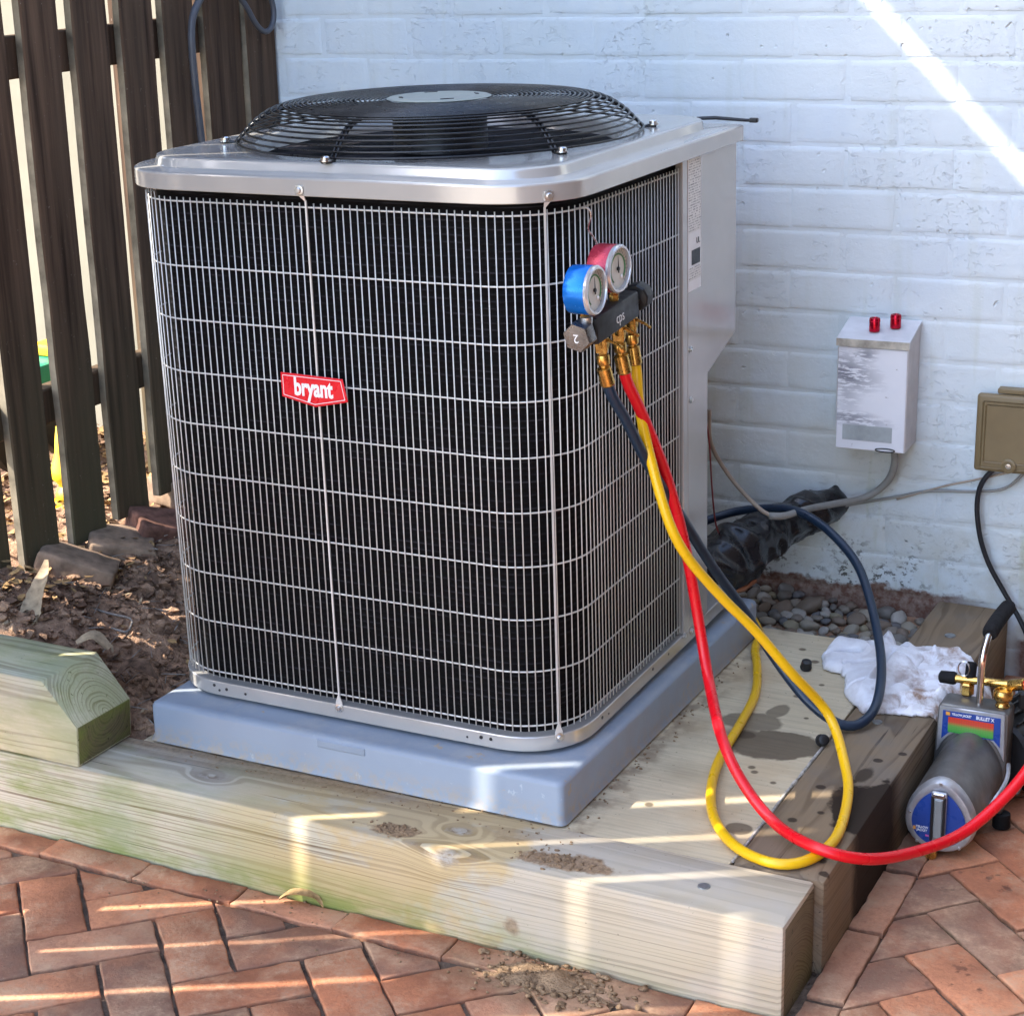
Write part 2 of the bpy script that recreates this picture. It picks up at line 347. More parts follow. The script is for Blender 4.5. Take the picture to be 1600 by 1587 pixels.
def mat_print(name, base, ink, su, sv, dens=.5, axis=(0, 2)):
    """fine print too small to read: rows of short marks"""
    n = N(name); c = n.sep(n.obj()); u = c[axis[0]]; v = c[axis[1]]
    row = n.math('FRACT', n.math('DIVIDE', v, sv))
    w = n.new('ShaderNodeTexWhiteNoise', noise_dimensions='2D')
    n.set(w.inputs['Vector'], n.comb(n.math('FLOOR', n.math('DIVIDE', u, su)), n.math('FLOOR', n.math('DIVIDE', v, sv)), 0))
    mk = n.math('MULTIPLY', n.math('GREATER_THAN', w.outputs['Value'], 1-dens), n.math('MULTIPLY', n.math('GREATER_THAN', row, .3), n.math('LESS_THAN', row, .75)))
    return n.out(n.mix(n.math('MULTIPLY', mk, .8), base, ink), .45)

def mat_picket():
    n = N('dark_stained_fence_wood'); v = n.obj(); r = n.rnd(); p = n.pos(); z = n.sep(p)[2]
    vv = n.vadd(v, n.comb(n.math('MULTIPLY', r, 9.), n.math('MULTIPLY', r, 5.), n.math('MULTIPLY', r, 3.)))
    g = n.noise(n.vmul(vv, (60, 60, 2.5)), 1., 5., .6); b = n.noise(n.vmul(vv, (4, 9, 1.6)), 1., 4.)
    col = n.mix(n.mr(g, .3, .7), (.030, .0175, .011), (.14, .086, .054))
    col = n.mix(n.mr(b, .5, .7, 0, .5), col, (.085, .058, .038))
    col = n.mix(n.math('MULTIPLY', n.mr(z, .85, .35), n.mr(b, .3, .6, .25, .8)), col, (.092, .086, .048))
    kn = n.mr(n.voro(n.vmul(vv, (9, 9, 3.2)), 1.), .05, .11, .9, 0)
    col = n.mix(kn, col, (.014, .010, .009))
    spk = n.mr(n.noise(vv, 140., 3., .7), .68, .73, 0, .7)
    col = n.mix(spk, col, (.24, .20, .16))
    return n.out(col, .7, 0., n.bump(g, .4, .0015))

def mat_cloth():
    n = N('white_cotton'); v = n.obj()
    f = n.noise(v, 22., 5., .6); x = n.sep(v)[0]
    col = n.mix(n.mr(f, .35, .65), (.74, .73, .75), (.84, .84, .86))
    st = n.math('MULTIPLY', n.mr(n.noise(v, 17., 5., .65), .44, .60), n.mr(x, -.12, -.04, .15, 1.))
    col = n.mix(st, col, (.30, .20, .145))
    tex = n.noise(v, 520., 3., .7)
    return n.out(col, .95, 0., n.bump(n.math('ADD', tex, n.math('MULTIPLY', n.noise(v, 160., 4.), .4)), .6, .0016), Sheen_Weight=.2)

def mat_chart():
    n = N('colour_graded_chart'); c = n.sep(n.obj()); z = c[2]
    rp = n.new('ShaderNodeValToRGB'); n.set(rp.inputs[0], n.mr(z, .1335, .1665))
    cr = rp.color_ramp
    for i, (q, cc) in enumerate(((0., (.03, .30, .05)), (.35, (.12, .32, .06)), (.58, (.55, .06, .03)), (.84, (.60, .04, .02)), (.86, (.80, .38, .02)))):
        e = cr.elements[i] if i < 2 else cr.elements.new(q)
        e.position = q; e.color = (*cc, 1)
    u = n.math('FRACT', n.math('DIVIDE', c[0], .004)); w = n.math('FRACT', n.math('DIVIDE', z, .0035))
    g = n.math('MAXIMUM', n.math('LESS_THAN', u, .14), n.math('LESS_THAN', w, .16))
    return n.out(n.mix(n.math('MULTIPLY', g, .35), rp.outputs[0], (.12, .09, .05)), .35)

MT = {}
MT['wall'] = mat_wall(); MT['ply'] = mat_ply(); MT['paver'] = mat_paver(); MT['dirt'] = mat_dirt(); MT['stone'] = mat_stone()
MT['sand'] = mat_dirt('joint_sand', (.085, .062, .046), (.27, .195, .14))
MT['soil_pile'] = mat_dirt('tan_soil', (.22, .14, .08), (.42, .28, .165))
MT['timber_front'] = wood('pale_treated_timber', (.56, .495, .36), (.16, .10, .055), 0, (.045, -.045), .0068, .85,
    ((-.525, .0, .128, .017), (-.535, .066, .142, .013), (-.993, .065, .142, .012)), (.54, .36, .14), seed=1.3, extra=stains_top, pale=(.53, .445, .32))
MT['timber_upper'] = wood('greenish_treated_timber', (.58, .54, .35), (.17, .12, .06), 0, (.075, .212), .0066, .45, (), None, seed=5.1)
MT['timber_side'] = wood('brown_weathered_timber', (.225, .17, .112), (.075, .048, .028), 1, (-.05, -.03), .0085, 0., (), (.26, .18, .10), seed=8.4, extra=stains_side, wobble=.06)
MT['pale_paving'] = simple('pale_paving', (.44, .37, .285), .85, 0., .12, 3., .2, 30.); MT['blocker_brown'] = simple('brown_blocker_boards', (.045, .029, .021), .8, 0., .2, 9.); 
MT['timber_front_end'] = wood('damp_shaded_end_grain', (.20, .165, .10), (.075, .055, .034), 0, (.045, -.045), .0045, .9, (), None, seed=1.3, grey=.1)  # end grain dark from damp, with its shade mixed into the colour
MT['timber_upper_end'] = wood('mossy_shaded_end_grain', (.175, .155, .075), (.06, .05, .026), 0, (.075, .212), .0062, .9, (), None, seed=5.1, grey=.1)  # mossy end, shade of the right hand side also in the colour
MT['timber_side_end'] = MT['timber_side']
MT['picket'] = mat_picket(); MT['picket_edge'] = simple('weathered_picket_edge', (.21, .18, .13), .85, 0., .35, 14., .4, 60.); MT['cloth'] = mat_cloth(); MT['pad'] = mat_pad(); MT['coil'] = mat_coil(); MT['scuffed'] = mat_scuffed()
MT['unit'] = mat_paint_metal('warm_grey_enamel', (.50, .48, .445), .17, .42)
MT['wire'] = mat_paint_metal('grille_wire_enamel', (.66, .64, .60), .35, .2)
MT['black_wire'] = simple('black_wire', (.012, .012, .013), .32, 0., .2)
MT['black'] = simple('black_plastic', (.012, .012, .013), .45, 0., .2, 30., .1)
MT['foam'] = simple('black_foam', (.016, .016, .017), .9, 0., .2, 60., .5, 300.)
MT['wrap'] = simple('black_tape_wrap', (.012, .012, .014), .26, 0., .3, 14., .25, 40.)
MT['hub'] = mat_paint_metal('pale_green_grey_plate', (.27, .29, .255), .4, .1)
MT['steel'] = simple('bright_steel', (.62, .62, .62), .25, 1., .12)
MT['screw'] = simple('zinc_screw', (.60, .59, .57), .3, .9, .1)
MT['chrome'] = simple('chrome_tube', (.72, .70, .68), .14, 1., .05)
MT['brass'] = simple('brass', (.62, .40, .12), .26, 1., .12, 60.)
MT['copper'] = simple('copper_pipe', (.55, .27, .17), .35, 1., .2)
MT['silver'] = simple('silver_casting', (.50, .51, .53), .38, .7, .15, 40., .15)
MT['knob_metal'] = simple('dark_worn_metal', (.20, .20, .205), .3, .9, .2, 60.)
MT['pump_grey'] = simple('dark_grey_casting', (.135, .13, .122), .42, .45, .32, 12., .2)
MT['blue_label'] = simple('blue_label', (.018, .055, .26), .3, 0., .08)
MT['white_print'] = simple('white_print', (.80, .80, .80), .4, 0., .03)
MT['orange_print'] = simple('orange_print', (.72, .32, .05), .4, 0., .05)
MT['pink_print'] = simple('pink_print', (.70, .12, .35), .4, 0., .05)
MT['badge'] = simple('red_badge', (.68, .012, .022), .3, 0., .04)
MT['gauge_blue'] = simple('blue_anodised_case', (.004, .16, .62), .22, .45, .08)
MT['gauge_red'] = simple('red_anodised_case', (.42, .035, .06), .26, .4, .15)
MT['dial'] = simple('dial_paper', (.62, .62, .56), .4, 0., .05)
MT['dial_green'] = simple('dial_green', (.05, .20, .08), .5, 0., .05)
MT['clear'] = simple('clear_bezel', (.55, .55, .56), .15, .5, .06)
MT['hose_red'] = simple('red_hose', (.70, .006, .014), .30, 0., .02, 8.)
MT['hose_yellow'] = simple('yellow_hose', (.80, .46, .006), .32, 0., .02, 8.)
MT['hose_blue'] = simple('dark_blue_hose', (.012, .026, .050), .36, 0., .06, 8.)
MT['red_cap'] = simple('red_anodised_cap', (.50, .006, .03), .2, .75, .06)
MT['tan'] = simple('tan_plastic', (.185, .135, .065), .42, 0., .08, 12., .06)
MT['lid_wood'] = simple('old_cream_paint', (.47, .43, .35), .6, 0., .25, 40., .3)
MT['lid_paint'] = simple('grey_white_paint', (.60, .60, .61), .5, 0., .1, 20., .1)
MT['box_side'] = simple('off_white_paint', (.58, .55, .54), .5, 0., .08, 20., .1)
MT['faded'] = simple('faded_sticker', (.42, .46, .46), .35, 0., .2, 14.)
MT['cable_grey'] = simple('grey_cable', (.25, .245, .22), .5, 0., .12, 20.)
MT['cable_tan'] = simple('tan_cable', (.33, .265, .20), .55, 0., .12, 20.)
MT['cable_black'] = simple('black_cable', (.014, .015, .018), .4, 0., .1)
MT['cable_red'] = simple('dark_red_wire', (.20, .035, .03), .5, 0., .1)
MT['cable_slate'] = simple('slate_grey_cable', (.075, .078, .09), .45, 0., .1)
MT['clay'] = simple('dull_red_brick', (.17, .085, .062), .85, 0., .35, 40., .7, 90.)
MT['clay_tan'] = simple('brown_paving_stone', (.26, .18, .122), .85, 0., .3, 30., .7, 90.)
MT['leaf'] = simple('dry_leaf', (.36, .225, .10), .7, 0., .4, 60., .2)
MT['leaf_pale'] = simple('pale_dry_leaf', (.40, .30, .19), .7, 0., .25, 60., .3)
MT['leaf_dark'] = simple('rotted_leaf', (.15, .092, .06), .85, 0., .5, 60., .3)
MT['twig'] = simple('grey_twig', (.30, .26, .22), .8, 0., .3, 60.)
MT['cream'] = simple('cream_stucco', (.235, .222, .175), .8, 0., .07, 8., .15, 60.)
MT['toy_yellow'] = simple('yellow_plastic', (.80, .50, .02), .4, 0., .05)
MT['toy_green'] = simple('green_plastic', (.02, .30, .17), .4, 0., .05)
MT['toy_white'] = simple('white_plastic', (.75, .75, .72), .4, 0., .05)
MT['terracotta'] = simple('terracotta', (.27, .115, .07), .8, 0., .2, 20., .3)
MT['pail'] = simple('blue_grey_plastic_pail', (.20, .22, .25), .45, 0., .1)
MT['caulk'] = simple('dirty_white_caulk', (.46, .43, .38), .7, 0., .35, 90., .5)
MT['rubber'] = simple('black_rubber', (.010, .010, .011), .6, 0., .2)
MT['galv'] = simple('galvanised_head', (.34, .35, .35), .45, .8, .2, 80.)
MT['plate_print'] = mat_print('rating_plate_print', (.72, .71, .68), (.12, .12, .12), .0016, .0042, .5, (1, 2))
MT['fine_print'] = mat_print('chart_caption_print', (.018, .055, .26), (.55, .55, .6), .0012, .003, .5)
MT['chart'] = mat_chart()
MT['clear_glass'] = simple('sight_glass', (.30, .33, .33), .08, .3, .1)

# ------------------------------------------------------------------ mesh helper
class MB:
    def __init__(s): s.bm = bmesh.new(); s.mi = 0
    def _tag(s, faces):
        for f in faces: f.material_index = s.mi
    def box(s, x0, x1, y0, y1, z0, z1, bevel=0., seg=2, M=None):
        vs = [s.bm.verts.new(Vector(c)) for c in ((x0,y0,z0),(x1,y0,z0),(x1,y1,z0),(x0,y1,z0),(x0,y0,z1),(x1,y0,z1),(x1,y1,z1),(x0,y1,z1))]
        fs = [s.bm.faces.new([vs[i] for i in q]) for q in ((0,3,2,1),(4,5,6,7),(0,1,5,4),(1,2,6,5),(2,3,7,6),(3,0,4,7))]
        s._tag(fs)
        if bevel:
            es = list({e for f in fs for e in f.edges})
            r = bmesh.ops.bevel(s.bm, geom=es, offset=bevel, segments=seg, affect='EDGES', profile=.5)
            vs = list({v for f in r['faces'] for v in f.verts} | {v for v in vs if v.is_valid})
            for f in {f for v in vs for f in v.link_faces}: f.material_index = s.mi
        if M is not None:
            for v in vs: v.co = M @ v.co
        return vs
    def prism(s, poly, a, b, axis=2, bevel=0., seg=2):
        def P(u, v, w):
            return Vector((u, v, w)) if axis == 2 else Vector((u, w, v)) if axis == 1 else Vector((w, u, v))
        lo = [s.bm.verts.new(P(u, v, a)) for u, v in poly]; hi = [s.bm.verts.new(P(u, v, b)) for u, v in poly]
        k = len(poly); fs = []
        fs.append(s.bm.faces.new(lo[::-1])); fs.append(s.bm.faces.new(hi))
        for i in range(k): fs.append(s.bm.faces.new((lo[i], lo[(i+1) % k], hi[(i+1) % k], hi[i])))
        bmesh.ops.recalc_face_normals(s.bm, faces=fs); s._tag(fs)
        if bevel:
            es = list({e for f in fs for e in f.edges})
            r = bmesh.ops.bevel(s.bm, geom=es, offset=bevel, segments=seg, affect='EDGES', profile=.5)
            s._tag(r['faces'])
        return lo+hi
    def tube(s, pts, r, n=8, closed=False, cap=True):
        pts = [Vector(p) for p in pts]; k = len(pts); rings = []
        up_ = None
        for i in range(k):
            a = pts[(i-1) % k] if (closed or i) else pts[i]; b = pts[(i+1) % k] if (closed or i < k-1) else pts[i]
            t = (b-a).normalized()
            if up_ is None: up_ = Vector((0, 0, 1)) if abs(t.z) < .9 else Vector((1, 0, 0))
            x = up_.cross(t); x = x.normalized() if x.length > 1e-6 else t.orthogonal().normalized()
            y = t.cross(x).normalized(); up_ = y
            rr = r[i] if isinstance(r, (list, tuple)) else r
            rings.append([s.bm.verts.new(pts[i]+rr*(math.cos(2*math.pi*j/n)*x+math.sin(2*math.pi*j/n)*y)) for j in range(n)])
        fs = []
        for i in range(k if closed else k-1):
            A, B = rings[i], rings[(i+1) % k]
            for j in range(n): fs.append(s.bm.faces.new((A[j], A[(j+1) % n], B[(j+1) % n], B[j])))
        if cap and not closed: fs.append(s.bm.faces.new(rings[0][::-1])); fs.append(s.bm.faces.new(rings[-1]))
        s._tag(fs); return [v for q in rings for v in q]
    def lathe(s, prof, n=24, M=None, cap=True):
        """profile of (radius, height) about local z"""
        rings = []
        for r, h in prof:
            if r < 1e-6: rings.append([s.bm.verts.new((0, 0, h))])
            else: rings.append([s.bm.verts.new((r*math.cos(2*math.pi*j/n), r*math.sin(2*math.pi*j/n), h)) for j in range(n)])
        fs = []
        for A, B in zip(rings, rings[1:]):
            for j in range(n):
                a0, a1 = A[j % len(A)], A[(j+1) % len(A)]; b0, b1 = B[j % len(B)], B[(j+1) % len(B)]
                q = [a0]
                for w in (a1, b1, b0):
                    if w not in q: q.append(w)
                if len(q) > 2: fs.append(s.bm.faces.new(q))
        if cap:
            if len(rings[0]) > 1: fs.append(s.bm.faces.new(rings[0][::-1]))
            if len(rings[-1]) > 1: fs.append(s.bm.faces.new(rings[-1]))
        s._tag(fs); vs = [v for q in rings for v in q]
        if M is not None:
            for v in vs: v.co = M @ v.co
        return vs
    def loft(s, rings, closed=True, cap=True):
        rs = [[s.bm.verts.new(Vector(p)) for p in q] for q in rings]; n = len(rs[0]); fs = []
        for A, B in zip(rs, rs[1:]):
            for j in range(n if closed else n-1): fs.append(s.bm.faces.new((A[j], A[(j+1) % n], B[(j+1) % n], B[j])))
        if cap: fs.append(s.bm.faces.new(rs[0][::-1])); fs.append(s.bm.faces.new(rs[-1]))
        s._tag(fs); return [v for q in rs for v in q]
    def poly(s, pts):
        f = s.bm.faces.new([s.bm.verts.new(Vector(p)) for p in pts]); s._tag([f]); return f
    def mesh(s, name, ang=35, fix=True):
        if fix: bmesh.ops.recalc_face_normals(s.bm, faces=s.bm.faces)
        for f in s.bm.faces: f.smooth = True
        for e in s.bm.edges:
            if len(e.link_faces) == 2 and e.calc_face_angle(0) > R(ang): e.smooth = False
        me = bpy.data.meshes.new(name); s.bm.to_mesh(me); s.bm.free(); return me
    def build(s, name, mats, parent=None, local=False, ang=35, fix=True):
        me = s.mesh(name, ang, fix)
        for mm in (mats if isinstance(mats, (list, tuple)) else [mats]): me.materials.append(MT[mm])
        return link(name, me, parent, local)
def link(name, me, parent=None, local=False, loc=None, rot=None):
    o = bpy.data.objects.new(name, me); COL.objects.link(o)
    if parent is not None:
        o.parent = parent
        if not local and loc is None: o.location = -root_of(parent)
    if loc is not None: o.location = loc
    if rot is not None: o.rotation_euler = rot
    return o
def root_of(o):            # offset already applied by ancestors, for meshes written in world coordinates
    t = Vector((0, 0, 0))
    while o is not None: t += o.location; o = o.parent
    return t
def tag(o, label=None, cat=None, group=None, kind=None):
    for k, v in (('label', label), ('category', cat), ('group', group), ('kind', kind)):
        if v: o[k] = v
    return o
def thing(name, loc, label, cat, group=None, rot=(0, 0, 0)):
    o = bpy.data.objects.new(name, None); COL.objects.link(o); o.location = loc; o.rotation_euler = rot; o.empty_display_size = .05
    return tag(o, label, cat, group)
def spline(pts, step=.012):
    pts = [Vector(p) for p in pts]; out = []
    P = [pts[0]*2-pts[1]]+pts+[pts[-1]*2-pts[-2]]
    for i in range(1, len(P)-2):
        a, b, c, d = P[i-1:i+3]; k = max(2, int((c-b).length/step))
        for j in range(k):
            t = j/k; out.append(.5*((2*b)+(c-a)*t+(2*a-5*b+4*c-d)*t*t+(3*b-3*c+d-a)*t**3))
    out.append(pts[-1]); return out
def smooth_path(pts, it=2):
    for _ in range(it): pts = [pts[0]]+[(pts[i-1]+2*pts[i]+pts[i+1])/4 for i in range(1, len(pts)-1)]+[pts[-1]]
    return pts
def axis_matrix(o, z, x=None):
    z = Vector(z).normalized(); x = Vector(x) if x is not None else z.orthogonal(); x = (x-z*x.dot(z)).normalized(); y = z.cross(x)
    mm = Matrix((x, y, z)).transposed().to_4x4(); mm.translation = o; return mm
def text(name, body, size, M, mat, parent=None, xs=1., bold=0., local=False, align='CENTER', shear=0., ext=.0002):
    cu = bpy.data.curves.new(name, 'FONT'); cu.body = body; cu.size = size; cu.align_x = align; cu.align_y = 'CENTER'
    cu.offset = bold; cu.extrude = ext; cu.shear = shear; cu.resolution_u = 3
    t = bpy.data.objects.new(name+'_src', cu); COL.objects.link(t)
    dg = bpy.context.evaluated_depsgraph_get(); dg.update()
    me = bpy.data.meshes.new_from_object(t.evaluated_get(dg)); COL.objects.unlink(t); bpy.data.objects.remove(t)
    me.transform(M @ Matrix.Diagonal((xs, 1, 1, 1))); me.materials.clear(); me.materials.append(MT[mat]); me.name = name
    return link(name, me, parent, local)
def fbm(x, y, z, s, o=4): return mnoise.fractal(Vector((x*s, y*s, z*s)), 1., 2., o)

# ================================================================== SETTING
# ground sheet under everything, reaching far out
b = MB(); b.poly([(-60, -60, -.055), (60, -60, -.055), (60, 60, -.055), (-60, 60, -.055)])
tag(b.build('ground', 'pale_paving'), kind='structure')

# ---- brick patio: bedding sheet with each paving brick a part
b = MB(); b.box(-2.4, 1.5, -1.6, 1.36, -.05, -.0095)
patio = tag(b.build('brick_patio', 'sand'), kind='structure')
rb = random.Random(3)
def paver_mesh(poly, seed, z0=-.045, wob=.0022, bev=.0034):
    Q = []
    for i in range(len(poly)):                       # break the outline up so that the arrises run unevenly
        p, q = poly[i], poly[(i+1) % len(poly)]; k = max(1, round(math.dist(p, q)/.021))
        for j in range(k):
            t = j/k; x, y = p[0]+(q[0]-p[0])*t, p[1]+(q[1]-p[1])*t
            d = mnoise.noise_vector(Vector((x*45+seed*3.7, y*45, seed*1.9))); a_ = .0016 if j else .0009
            Q.append((x+d.x*a_*1.6, y+d.y*a_*1.6))
    poly = Q
    """a brick from its outline, arrises rounded, top a little uneven"""
    b = MB(); vs = b.prism(poly, z0, 0., 2)
    top = [e for e in b.bm.edges if all(abs(v.co.z) < 1e-5 for v in e.verts)]
    bmesh.ops.bevel(b.bm, geom=top, offset=bev, segments=2, affect='EDGES', profile=.5)
    for v in b.bm.verts:
        if v.co.z > -.02:
            q = Vector((v.co.x*38+seed*7.1, v.co.y*38, seed*3.3))
            d = mnoise.noise_vector(q)
            v.co += Vector((d.x*wob*.8, d.y*wob*.8, d.z*wob))
    return b.mesh('brick', 60)
L, Wd = .1875, .0895
full = [paver_mesh([(-L/2, -Wd/2), (L/2, -Wd/2), (L/2, Wd/2), (-L/2, Wd/2)], i+1) for i in range(8)]
edge_full = [paver_mesh([(-.0945, -.0265), (.0945, -.0265), (.0945, .0265), (-.0945, .0265)], i+31) for i in range(5)]
for me in full+edge_full: me.materials.append(MT['paver'])
def clip(poly, nx, ny, d):
    out = []
    for i in range(len(poly)):
        p, q = poly[i-1], poly[i]; a = nx*p[0]+ny*p[1]-d; c = nx*q[0]+ny*q[1]-d
        if a*c < 0: t = a/(a-c); out.append((p[0]+(q[0]-p[0])*t, p[1]+(q[1]-p[1])*t))
        if c >= 0: out.append(q)
    return out
def area(p): return abs(sum(p[i-1][0]*p[i][1]-p[i][0]*p[i-1][1] for i in range(len(p))))/2
n_pav = 0; far_bricks = MB()
def lay(poly, cx, cy, ang, clips, i):
    global n_pav
    P = poly
    for c in clips: P = clip(P, *c)
    if len(P) < 3 or area(P) < .0007: return
    if not (-1.62 < cx < .72 and -.72 < cy < 1.02):      # outer field, never seen close: joined
        far_bricks.prism(P, -.045, rb.uniform(-.003, .001), 2); return
    dz = rb.uniform(-.0035, .0015); tilt = (rb.uniform(-.008, .008), rb.uniform(-.008, .008))
    if abs(area(P)-L*Wd) < 1e-6:
        o = link('brick', full[i % 8], patio, True, (cx+rb.uniform(-.0012, .0012), cy+rb.uniform(-.0012, .0012), dz))
        o.rotation_euler = (*tilt, ang+rb.uniform(-.008, .008))
    else:
        mx = sum(p[0] for p in P)/len(P); my = sum(p[1] for p in P)/len(P)
        me = paver_mesh([(p[0]-mx, p[1]-my) for p in P], i+.5, bev=.003); me.materials.append(MT['paver'])
        o = link('brick', me, patio, True, (mx, my, dz)); o.rotation_euler = (*tilt, 0)
    n_pav += 1
def herring(u0, v0, p, clips, inside):
    """u along 45 deg, v along 135 deg; (u0, v0) = top left corner of one brick lying across (long side down v)"""
    s2 = math.sqrt(.5); k = 0
    for a in range(-24, 25):
        for c in range(-14, 15):
            du, dv = (a+2*c)*p, (a-2*c)*p
            for kind in (0, 1):
                if kind: u, v, lu, lv = u0+du+p/2, v0+dv-p, Wd, L           # across
                else: u, v, lu, lv = u0+du-p, v0+dv-p/2, L, Wd               # along
                cx, cy = (u-v)*s2, (u+v)*s2
                if not inside(cx, cy): continue
                P = [((u+i*lu/2-(v+j*lv/2))*s2, (u+i*lu/2+v+j*lv/2)*s2) for i, j in ((-1,-1),(1,-1),(1,1),(-1,1))]
                k += 1; lay(P, cx, cy, R(135) if kind else R(45), clips, (a*7+c*3+kind) % 97)
herring(-.7835, .5775, .0955, [(0, -1, .0655), (-1, 0, -.064)], lambda x, y: -2.3 < x < .15 and -1.5 < y < .03)
herring(.3335, .1835, .0945, [(1, 0, .0665), (0, -1, -1.33)], lambda x, y: 0. < x < 1.05 and -1.5 < y < 1.36)
for i in range(8):                                   # edging course along the front timber
    x = -1.265-.19*3+i*.19
    if x+.095 > .0: break
    o = link('brick', edge_full[i % 5], patio, True, (x+.095, -.0300, rb.uniform(-.003, .002)), (rb.uniform(-.02, .01), rb.uniform(-.01, .01), rb.uniform(-.01, .01)))
for x0 in (-.316, -.126):
    link('brick', edge_full[0], patio, True, (x0+.095, -.0300, rb.uniform(-.004, .0)), (rb.uniform(-.02, .0), rb.uniform(-.02, .02), rb.uniform(-.01, .01)))
for i in range(8):                                   # and along the side timber
    y = -.130+i*.2
    link('brick', edge_full[(i+2) % 5], patio, True, (.0385, y+.098, rb.uniform(-.003, .001)), (rb.uniform(-.01, .01), rb.uniform(-.01, .02), R(90)+rb.uniform(-.01, .01)))
o = far_bricks.build('outer_bricks', 'paver', patio, True); o['kind'] = 'stuff'; print('pavers', n_pav)

# ---- rendered brick wall of the house
WY, WA = 1.3419, .0289
wall = thing('brick_wall', (0, WY, 0), 'white painted brick wall standing behind the outdoor unit', 'wall', rot=(0, 0, WA)); wall['kind'] = 'thing'
b = MB(); b.box(-1.72, 1.6, .0, .2, -.05, 2.6)
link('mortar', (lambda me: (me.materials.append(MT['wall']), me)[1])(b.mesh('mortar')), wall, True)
PZ, BL, BH = .0812, .2085, .0735
rw = random.Random(11)
def wall_brick_mesh(seed, w=BL-.0075, h=BH):
    b = MB(); F = []
    us = [-.5, -.47, -.40, -.24, -.08, .08, .24, .40, .47, .5]; ws = [-.5, -.47, -.36, 0, .36, .45, .5]; nx, nz = len(us)-1, len(ws)-1
    for j in range(nz+1):
        row = []
        for i in range(nx+1):
            x, z = us[i]*w, ws[j]*h
            d = mnoise.noise_vector(Vector((x*24+seed*9, z*30, seed*2)))
            drop = (.0021 if i in (0, nx) else 0) + (.0021 if j == nz else .0006 if j == 0 else 0)
            y = -.0021+d.y*.0004+min(.0019, drop)
            row.append(b.bm.verts.new((x+d.x*.0026, y, z+d.z*.0022)))
        F.append(row)
    for j in range(nz):
        for i in range(nx): b.bm.faces.new((F[j][i], F[j][i+1], F[j+1][i+1], F[j+1][i]))
    loop = F[0]+[F[j][nx] for j in range(1, nz+1)]+F[nz][-2::-1]+[F[j][0] for j in range(nz-1, 0, -1)]
    back = [b.bm.verts.new((v.co.x*1.012, .004, v.co.z*1.03)) for v in loop]
    for i in range(len(loop)): b.bm.faces.new((loop[i-1], loop[i], back[i], back[i-1]))
    me = b.mesh('brick', 30); me.materials.append(MT['wall']); return me
wbm = [wall_brick_mesh(i) for i in range(7)]
for row in range(-3, 18):
    zc = 1.2767-(row-.5)*PZ
    ph = -.034 if row % 2 else -.138
    for k in range(-4, 9):
        x = ph-(k+.5)*BL
        if x < -1.68 or x > .78: continue
        link('brick', wbm[rw.randrange(7)], wall, True, (x+rw.uniform(-.003, .003), rw.uniform(-.0006, .0012), zc+rw.uniform(-.0012, .0012)), (rw.uniform(-.004, .004), rw.uniform(-.004, .004), rw.uniform(-.002, .002)))
b = MB()                                             # courses above the picture, joined
for row in range(-16, -3):
    zc = 1.2767-(row-.5)*PZ; ph = -.034 if row % 2 else -.138
    for k in range(-8, 9):
        x = ph-(k+.5)*BL
        if -1.68 < x < 1.5: b.box(x-BL/2+.004, x+BL/2-.004, -.004, .004, zc-BH/2, zc+BH/2)
for row in range(-3, 18):
    zc = 1.2767-(row-.5)*PZ; ph = -.034 if row % 2 else -.138
    for k in range(-8, -4):
        x = ph-(k+.5)*BL
        if x > .78 and x < 1.5: b.box(x-BL/2+.004, x+BL/2-.004, -.004, .004, zc-BH/2, zc+BH/2)
o = link('upper_bricks', (lambda me: (me.materials.append(MT['wall']), me)[1])(b.mesh('upper_bricks')), wall, True); o['kind'] = 'stuff'
def wp(x, off=0., z=0.): return Vector((x-off*math.sin(-WA)*-1, WY+x*WA-off, z))    # a point off metres in front of the wall

b = MB(); b.box(-4.6, -1.745, 1.30, 1.45, -.2, 2.6)
tag(b.build('stucco_wall', 'cream'), 'smooth cream stucco wall seen through the gaps in the picket fence', 'wall', kind='thing')

# ---- planting bed of bare soil at the left and behind the unit
def bed_z(x, y):
    t = min(1, max(0, (-1.17-x)/.45)); z = .135+.165*t*t*(3-2*t)
    if y < .3: z += .03*max(0, min(1, (-1.22-x)/.2))
    if x > -1.17: z = .125
    if x > -.76 and y > 1.03: z = .06
    return z
b = MB(); nx, ny = 150, 150; G = []
for j in range(ny+1):
    rowv = []
    for i in range(nx+1):
        x = -2.25+i/nx*1.85; y = .06+j/ny*1.235
        z = bed_z(x, y)+.016*fbm(x, y, 0, 9)+.010*fbm(x, y, 3, 26)+.006*abs(fbm(x, y, 7, 60, 3))
        if y < .15: z = min(z, .135) if x > -1.23 else min(z, .272)
        if x > -1.19: z = min(z, .131)
        if x > -.76 and y > 1.03: z = min(z, .08)
        rowv.append(b.bm.verts.new((x, y, z)))
    G.append(rowv)
for j in range(ny):
    for i in range(nx): b.bm.faces.new((G[j][i], G[j][i+1], G[j+1][i+1], G[j+1][i]))
soil = tag(b.build('soil_bed', 'dirt', ang=180), kind='structure')

